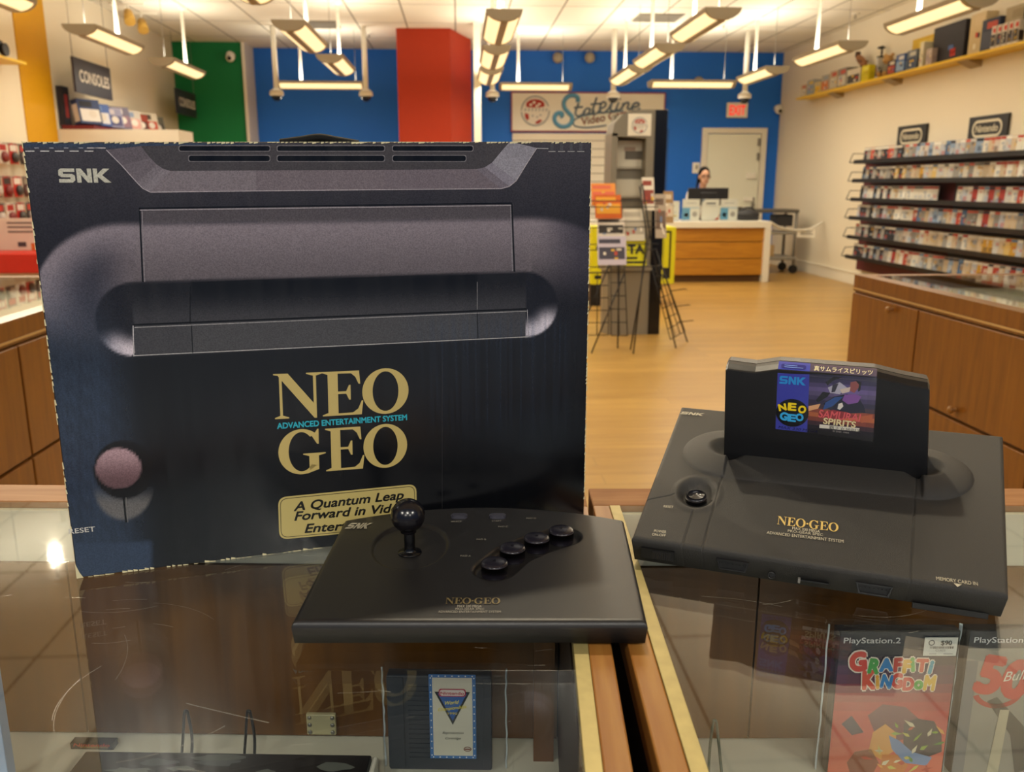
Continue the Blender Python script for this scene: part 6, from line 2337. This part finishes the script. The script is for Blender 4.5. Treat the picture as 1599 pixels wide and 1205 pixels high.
# old scratches in the glass tops
SCR = M('scratch', 'C8C4B4', 0.35)
for case_, Mx_, xa_, xb_, n_ in ((cl, ML, -.62, .02, 46), (cr, MR, .14, .60, 16)):
    r9 = random.Random(21)
    b = B()
    for k in range(n_):
        L__ = r9.choice([.006, .01, .014, .02, .03, .07])
        x_, y_ = r9.uniform(xa_, xb_), r9.uniform(.46, .92)
        a_, cv = r9.uniform(-.35, .35) if r9.random() < .75 else r9.uniform(0, 3.1), r9.uniform(-3, 3)
        prev = None
        w2 = r9.uniform(.00004, .0001)
        for i in range(9):
            t2 = i / 8
            aa_ = a_ + cv * L__ * t2 * 3
            p_ = (x_ + math.cos(aa_) * L__ * t2, y_ + math.sin(aa_) * L__ * t2)
            if prev and max(p_[1], prev[1]) < .93 and xa_ < p_[0] < xb_ + .01:
                nx_, ny_ = -math.sin(aa_) * w2, math.cos(aa_) * w2
                b.add([(prev[0] - nx_, prev[1] - ny_, .00005), (p_[0] - nx_, p_[1] - ny_, .00005), (p_[0] + nx_, p_[1] + ny_, .00005), (prev[0] + nx_, prev[1] + ny_, .00005)], [(0, 1, 2, 3)])
            prev = p_
    g_ = [c_ for c_ in case_.children if c_.name.startswith('glass_top')][0]
    sc_ = b.obj('scratches', SCR, g_)
    sc_['kind'] = 'stuff'

# long camouflage box, dark pack and edge of another sleeve
xa, za = ll(150, 1172, .862)
xb, _ = ll(572, 1172, .862)
t = thing('camouflage_box', 'long black box with a grey camouflage pattern, at the bottom of the left case', 'box')
place(t, ML, xa, .862, SH)
hz = za - SH
pbox('box_body', (-0.012, -.12, 0), (xb - xa + .006, 0, hz), M('camo_black', '0E0F0F', 0.3), t, .002)
b = B()
rr2 = random.Random(11)
pl = Plane((0, -.12, hz), (1, 0, 0), (0, 1, 0), .0004)
for k in range(26):
    cx0, cy0 = rr2.uniform(0.0, xb - xa), rr2.uniform(.01, .11)
    n_ = 12
    ax_, ay_ = rr2.uniform(.012, .032), rr2.uniform(.004, .009)
    b.poly([pl(cx0 + ax_ * math.cos(2 * math.pi * i / n_) * rr2.uniform(.6, 1.2), min(.117, max(.003, cy0 + ay_ * math.sin(2 * math.pi * i / n_) * rr2.uniform(.5, 1.3))), 1 + k * .05) for i in range(n_)], 0, lin(rr2.choice(['565B58', '606560', '4C5254', '666B66'])))
b.obj('camouflage', PRINT, t)
b = B().box((xb - xa + .006, -.10, 0.0), (xb - xa + .013, 0.004, hz - .004), .003)
b.obj('pale_end', BRIGHT, t)
xa, za = ll(116, 1152, .915)
xb, _ = ll(182, 1152, .915)
t = thing('game_pack', 'small black pack with red lettering at the back of the left case', 'pack')
place(t, ML, xa, .905, SH)
b = B().box((0, 0, 0), (xb - xa, .012, za - SH), col=lin('17110F'))
pl = Plane((0, -.0002, 0), (1, 0, 0), (0, 0, 1), .0002)
put_text(b, pl, 'Nintendo', (xb - xa) / 2, (za - SH) * .5, .0045, (xb - xa) * .85, 'C', .02, .2, col=lin('A8281E'), k=2)
b.poly([pl(*p, 2) for p in [(.012, .002), (xb - xa - .006, .002), (xb - xa - .006, .0055), (.012, .0055)]], 0, lin('6A5A34'))
b.obj('pack_body', PRINT, t)
xa, za = ll(4, 1003, .80)
t = thing('game_pack', 'pale blue edged pack at the left edge of the left case', 'pack')
place(t, ML, xa - .076, .80, SH)
B().box((0, 0, 0), (.06, .014, za - SH), .001, col=lin('9AB4D8')).box((.004, -.001, .01), (.05, 0, za - SH - .01), col=lin('4A6AA0')).obj('pack_body', PRINT, t)


# ================================================================== games in the right case
def rl(px, py, y):
    p = loc_on(MR, px, py, 1, y)
    return p.x, p.z


YG = .872
GH = .19
TXTW = lin('D8D8DC')


def game(lab, px0, px1, pyt, seed):
    t = thing('video_game', lab, 'video game', group='boxed games in the right case')
    x0, z1 = rl(px0, pyt, YG)
    x1, _ = rl(px1, pyt, YG)
    h = z1 - SH - .001
    place(t, MR, x0, YG, SH + .001)
    w_ = x1 - x0
    pbox('case_shell', (-.002, 0, 0), (w_ + .002, .015, h + .001), M('case_black', '0E1016', 0.25), t, .0012)
    return t, x0, w_, h


t, gx0, gw, gh = game('red and orange video game with rainbow block letters and a price sticker', 1313, 1498, 986, 1)
pl = Plane((0, -.0003, 0), (1, 0, 0), (0, 0, 1), .00022)
b = B()
bands = ['1A2030', '2A2436', '4A2E48', '5A3048', '7A3444', '96383E', 'A83A3C', 'B8403E', 'C04642', 'C64E46', 'CA5648', 'CC5E4C', 'CE644E', 'D06850']
for i, c in enumerate(bands):
    quad(pl, 0, gh * (.90 - (i + 1) * .90 / len(bands)), gw, gh * (.90 - i * .90 / len(bands)), c, 1)
quad(pl, 0, gh * .90, gw, gh, '1A2434', 1)
# pale hillock, dark dome, leaves, blue drape: plain shapes
for pts, c, k in (([(.30, .42), (.42, .50), (.62, .48), (.74, .40), (.78, .30), (.60, .24), (.40, .26)], '6A3A4A', 2), ([(.62, .36), (.72, .40), (.88, .38), (.96, .28), (.98, .16), (.80, .10), (.64, .18)], '2C2434', 3),
                  ([(.50, .28), (.60, .24), (.72, .16), (.90, .12), (.86, .06), (.66, .08), (.54, .18)], '6A8AB8', 4), ([(.36, .30), (.46, .36), (.56, .30), (.58, .18), (.46, .10), (.34, .16)], 'D89A4A', 3),
                  ([(.08, .36), (.16, .42), (.22, .36), (.28, .30), (.18, .28)], '33284A', 3), ([(.22, .16), (.36, .18), (.44, .08), (.40, 0), (.20, 0), (.16, .08)], '8A4A34', 3), ([(.46, .14), (.60, .14), (.70, .06), (.66, 0), (.46, 0)], 'C87A3A', 4)):
    b.poly([pl(p[0] * gw, p[1] * gh, k) for p in pts][::-1], 0, lin(c))
rr2 = random.Random(4)
for k in range(26):
    cx0, cz0 = rr2.uniform(.3, .98) * gw, rr2.uniform(.02, .36) * gh
    a_ = rr2.uniform(0, 6.28)
    l_, w2 = rr2.uniform(.006, .012), rr2.uniform(.0015, .003)
    dx, dz = math.cos(a_), math.sin(a_)
    b.poly([pl(cx0 + dx * l_, max(.001, cz0 + dz * l_), 6), pl(cx0 - dz * w2, max(.001, cz0 + dx * w2), 6), pl(cx0 - dx * l_ * .5, max(.001, cz0 - dz * l_ * .5), 6), pl(cx0 + dz * w2, max(.001, cz0 - dx * w2), 6)], 0,
           lin(rr2.choice(['5A8A3A', '86A840', 'C8C060', 'E0A050', 'B84A34', 'D8D0B0'])))
put_text(b, pl, 'PlayStation.2', gw * .03, gh * .925, .0068, gw * .48, 'L', .008, col=TXTW, k=3)


def jumble(word, x, z, w_, h_, cols, seed, jit=.12):
    r3 = random.Random(seed)
    wid = []
    for ch in word:
        vs_ = text_mesh(ch)[0]
        wid.append(max(p[0] for p in vs_) - min(p[0] for p in vs_) + .13)
    wid[0] *= 1.3
    sc = w_ / sum(wid)
    cx0 = x
    for i, ch in enumerate(word):
        zz = z + h_ * r3.uniform(-jit, jit)
        a_ = r3.uniform(-.14, .14)
        hh_ = h_ * (1.4 if i == 0 else r3.uniform(.9, 1.12))
        ww_ = (wid[i] / (1.3 if i == 0 else 1) - .13) * sc * (1.3 if i == 0 else 1)
        put_text(b, pl, ch, cx0 + wid[i] * sc / 2, zz, hh_, ww_, 'C', .13, col=lin('E8DCD0'), k=7 + i * .01, ang=a_)
        put_text(b, pl, ch, cx0 + wid[i] * sc / 2, zz, hh_, ww_, 'C', .07, col=lin(cols[i % len(cols)]), k=9 + i * .01, ang=a_)
        cx0 += wid[i] * sc


jumble('GRAFFiTi', gw * .10, gh * .735, gw * .70, gh * .085, ['C84038', '3E9A48', '2E7EC0', 'C04A40', 'D8A838', '58A850', 'C85038', '3E98B0'], 2)
jumble('KiNGDoM', gw * .22, gh * .615, gw * .62, gh * .085, ['D0503C', 'D8A038', '2E7EC0', 'C84840', 'C84840', '5AA84A', 'D8B040'], 5)
b.obj('cover_sheet', print_mat('printed_label'), t)
# price sticker
b = B()
sx0, sz0 = gw * .705, gh * .845
quad(pl, sx0, sz0, sx0 + gw * .28, sz0 + gh * .125, 'D6D6D0', 12)
put_text(b, pl, '$90', sx0 + gw * .14, sz0 + gh * .075, .0055, gw * .09, 'L', .02, col=lin('26262A'), k=14)
rr2 = random.Random(8)
xx = sx0 + gw * .05
while xx < sx0 + gw * .25:
    w2 = rr2.uniform(.0004, .0012)
    quad(pl, xx, sz0 + gh * .05, xx + w2, sz0 + gh * .066, '3A3A3E', 14)
    xx += w2 + rr2.uniform(.0004, .001)
put_text(b, pl, 'C1A11', sx0 + gw * .14, sz0 + gh * .03, .0028, gw * .08, 'C', 0, col=lin('5A5A5E'), k=14)
quad(pl, sx0 + gw * .05, sz0 + gh * .012, sx0 + gw * .11, sz0 + gh * .017, '8A8A8C', 14)
quad(pl, sx0 + gw * .17, sz0 + gh * .012, sx0 + gw * .25, sz0 + gh * .017, '8A8A8C', 14)
for q4 in ring(sx0 + gw * .06, sz0 + gh * .09, .0024, .0024, .0036, .0036, n=16):
    b.poly([pl(*p, 14) for p in q4], 0, lin('5A5C60'))
b.obj('price_sticker', PRINT, t)
x0, z1 = rl(1300, 981, YG - .004)
x1, _ = rl(1507, 981, YG - .004)
sleeve('clear sleeve around the red and orange game', MR, x0, x1, YG - .006, YG + .019, SH + .0005, z1, False, 'clear sleeves')

t, gx0, gw, gh = game('pale video game with big red graffiti digits, at the right edge of the picture', 1515, 1702, 985, 2)
b = B()
quad(pl, 0, gh * .885, gw, gh, '1A2434', 1)
quad(pl, 0, 0, gw, gh * .885, '8E8C84', 1)
quad(pl, 0, 0, gw * .1, gh * .8, '6E7074', 2)
put_text(b, pl, 'PlayStation.2', gw * .04, gh * .925, .0068, gw * .48, 'L', .008, col=TXTW, k=3)
put_text(b, pl, '50', gw * .10, gh * .60, .044, gw * .42, 'L', .06, col=lin('C03A34'), k=4, ang=-.18)
for q4 in ring(gw * .30, gh * .60, gw * .17, gh * .10, gw * .22, gh * .13, 200, 350, n=16):
    b.poly([pl(*p, 3) for p in q4], 0, lin('A83430'))
put_text(b, pl, 'Bulletproof', gw * .33, gh * .66, .012, gw * .6, 'L', .0, .4, col=lin('E0DCD0'), k=6, ang=.12)
b.poly([pl(p[0] * gw, p[1] * gh, 3) for p in [(.22, .52), (.30, .55), (.62, .30), (.70, .05), (.55, .0), (.46, .28)]], 0, lin('4A4A48'))
b.poly([pl(p[0] * gw, p[1] * gh, 4) for p in [(.34, .46), (.42, .46), (.40, .0), (.30, .0)]], 0, lin('B8B098'))
b.obj('cover_sheet', print_mat('printed_label'), t)
x0, z1 = rl(1508.5, 981, YG - .004)
x1, _ = rl(1710, 981, YG - .004)
sleeve('clear sleeve around the game with red digits', MR, x0, x1, YG - .006, YG + .019, SH + .0005, z1, False, 'clear sleeves')
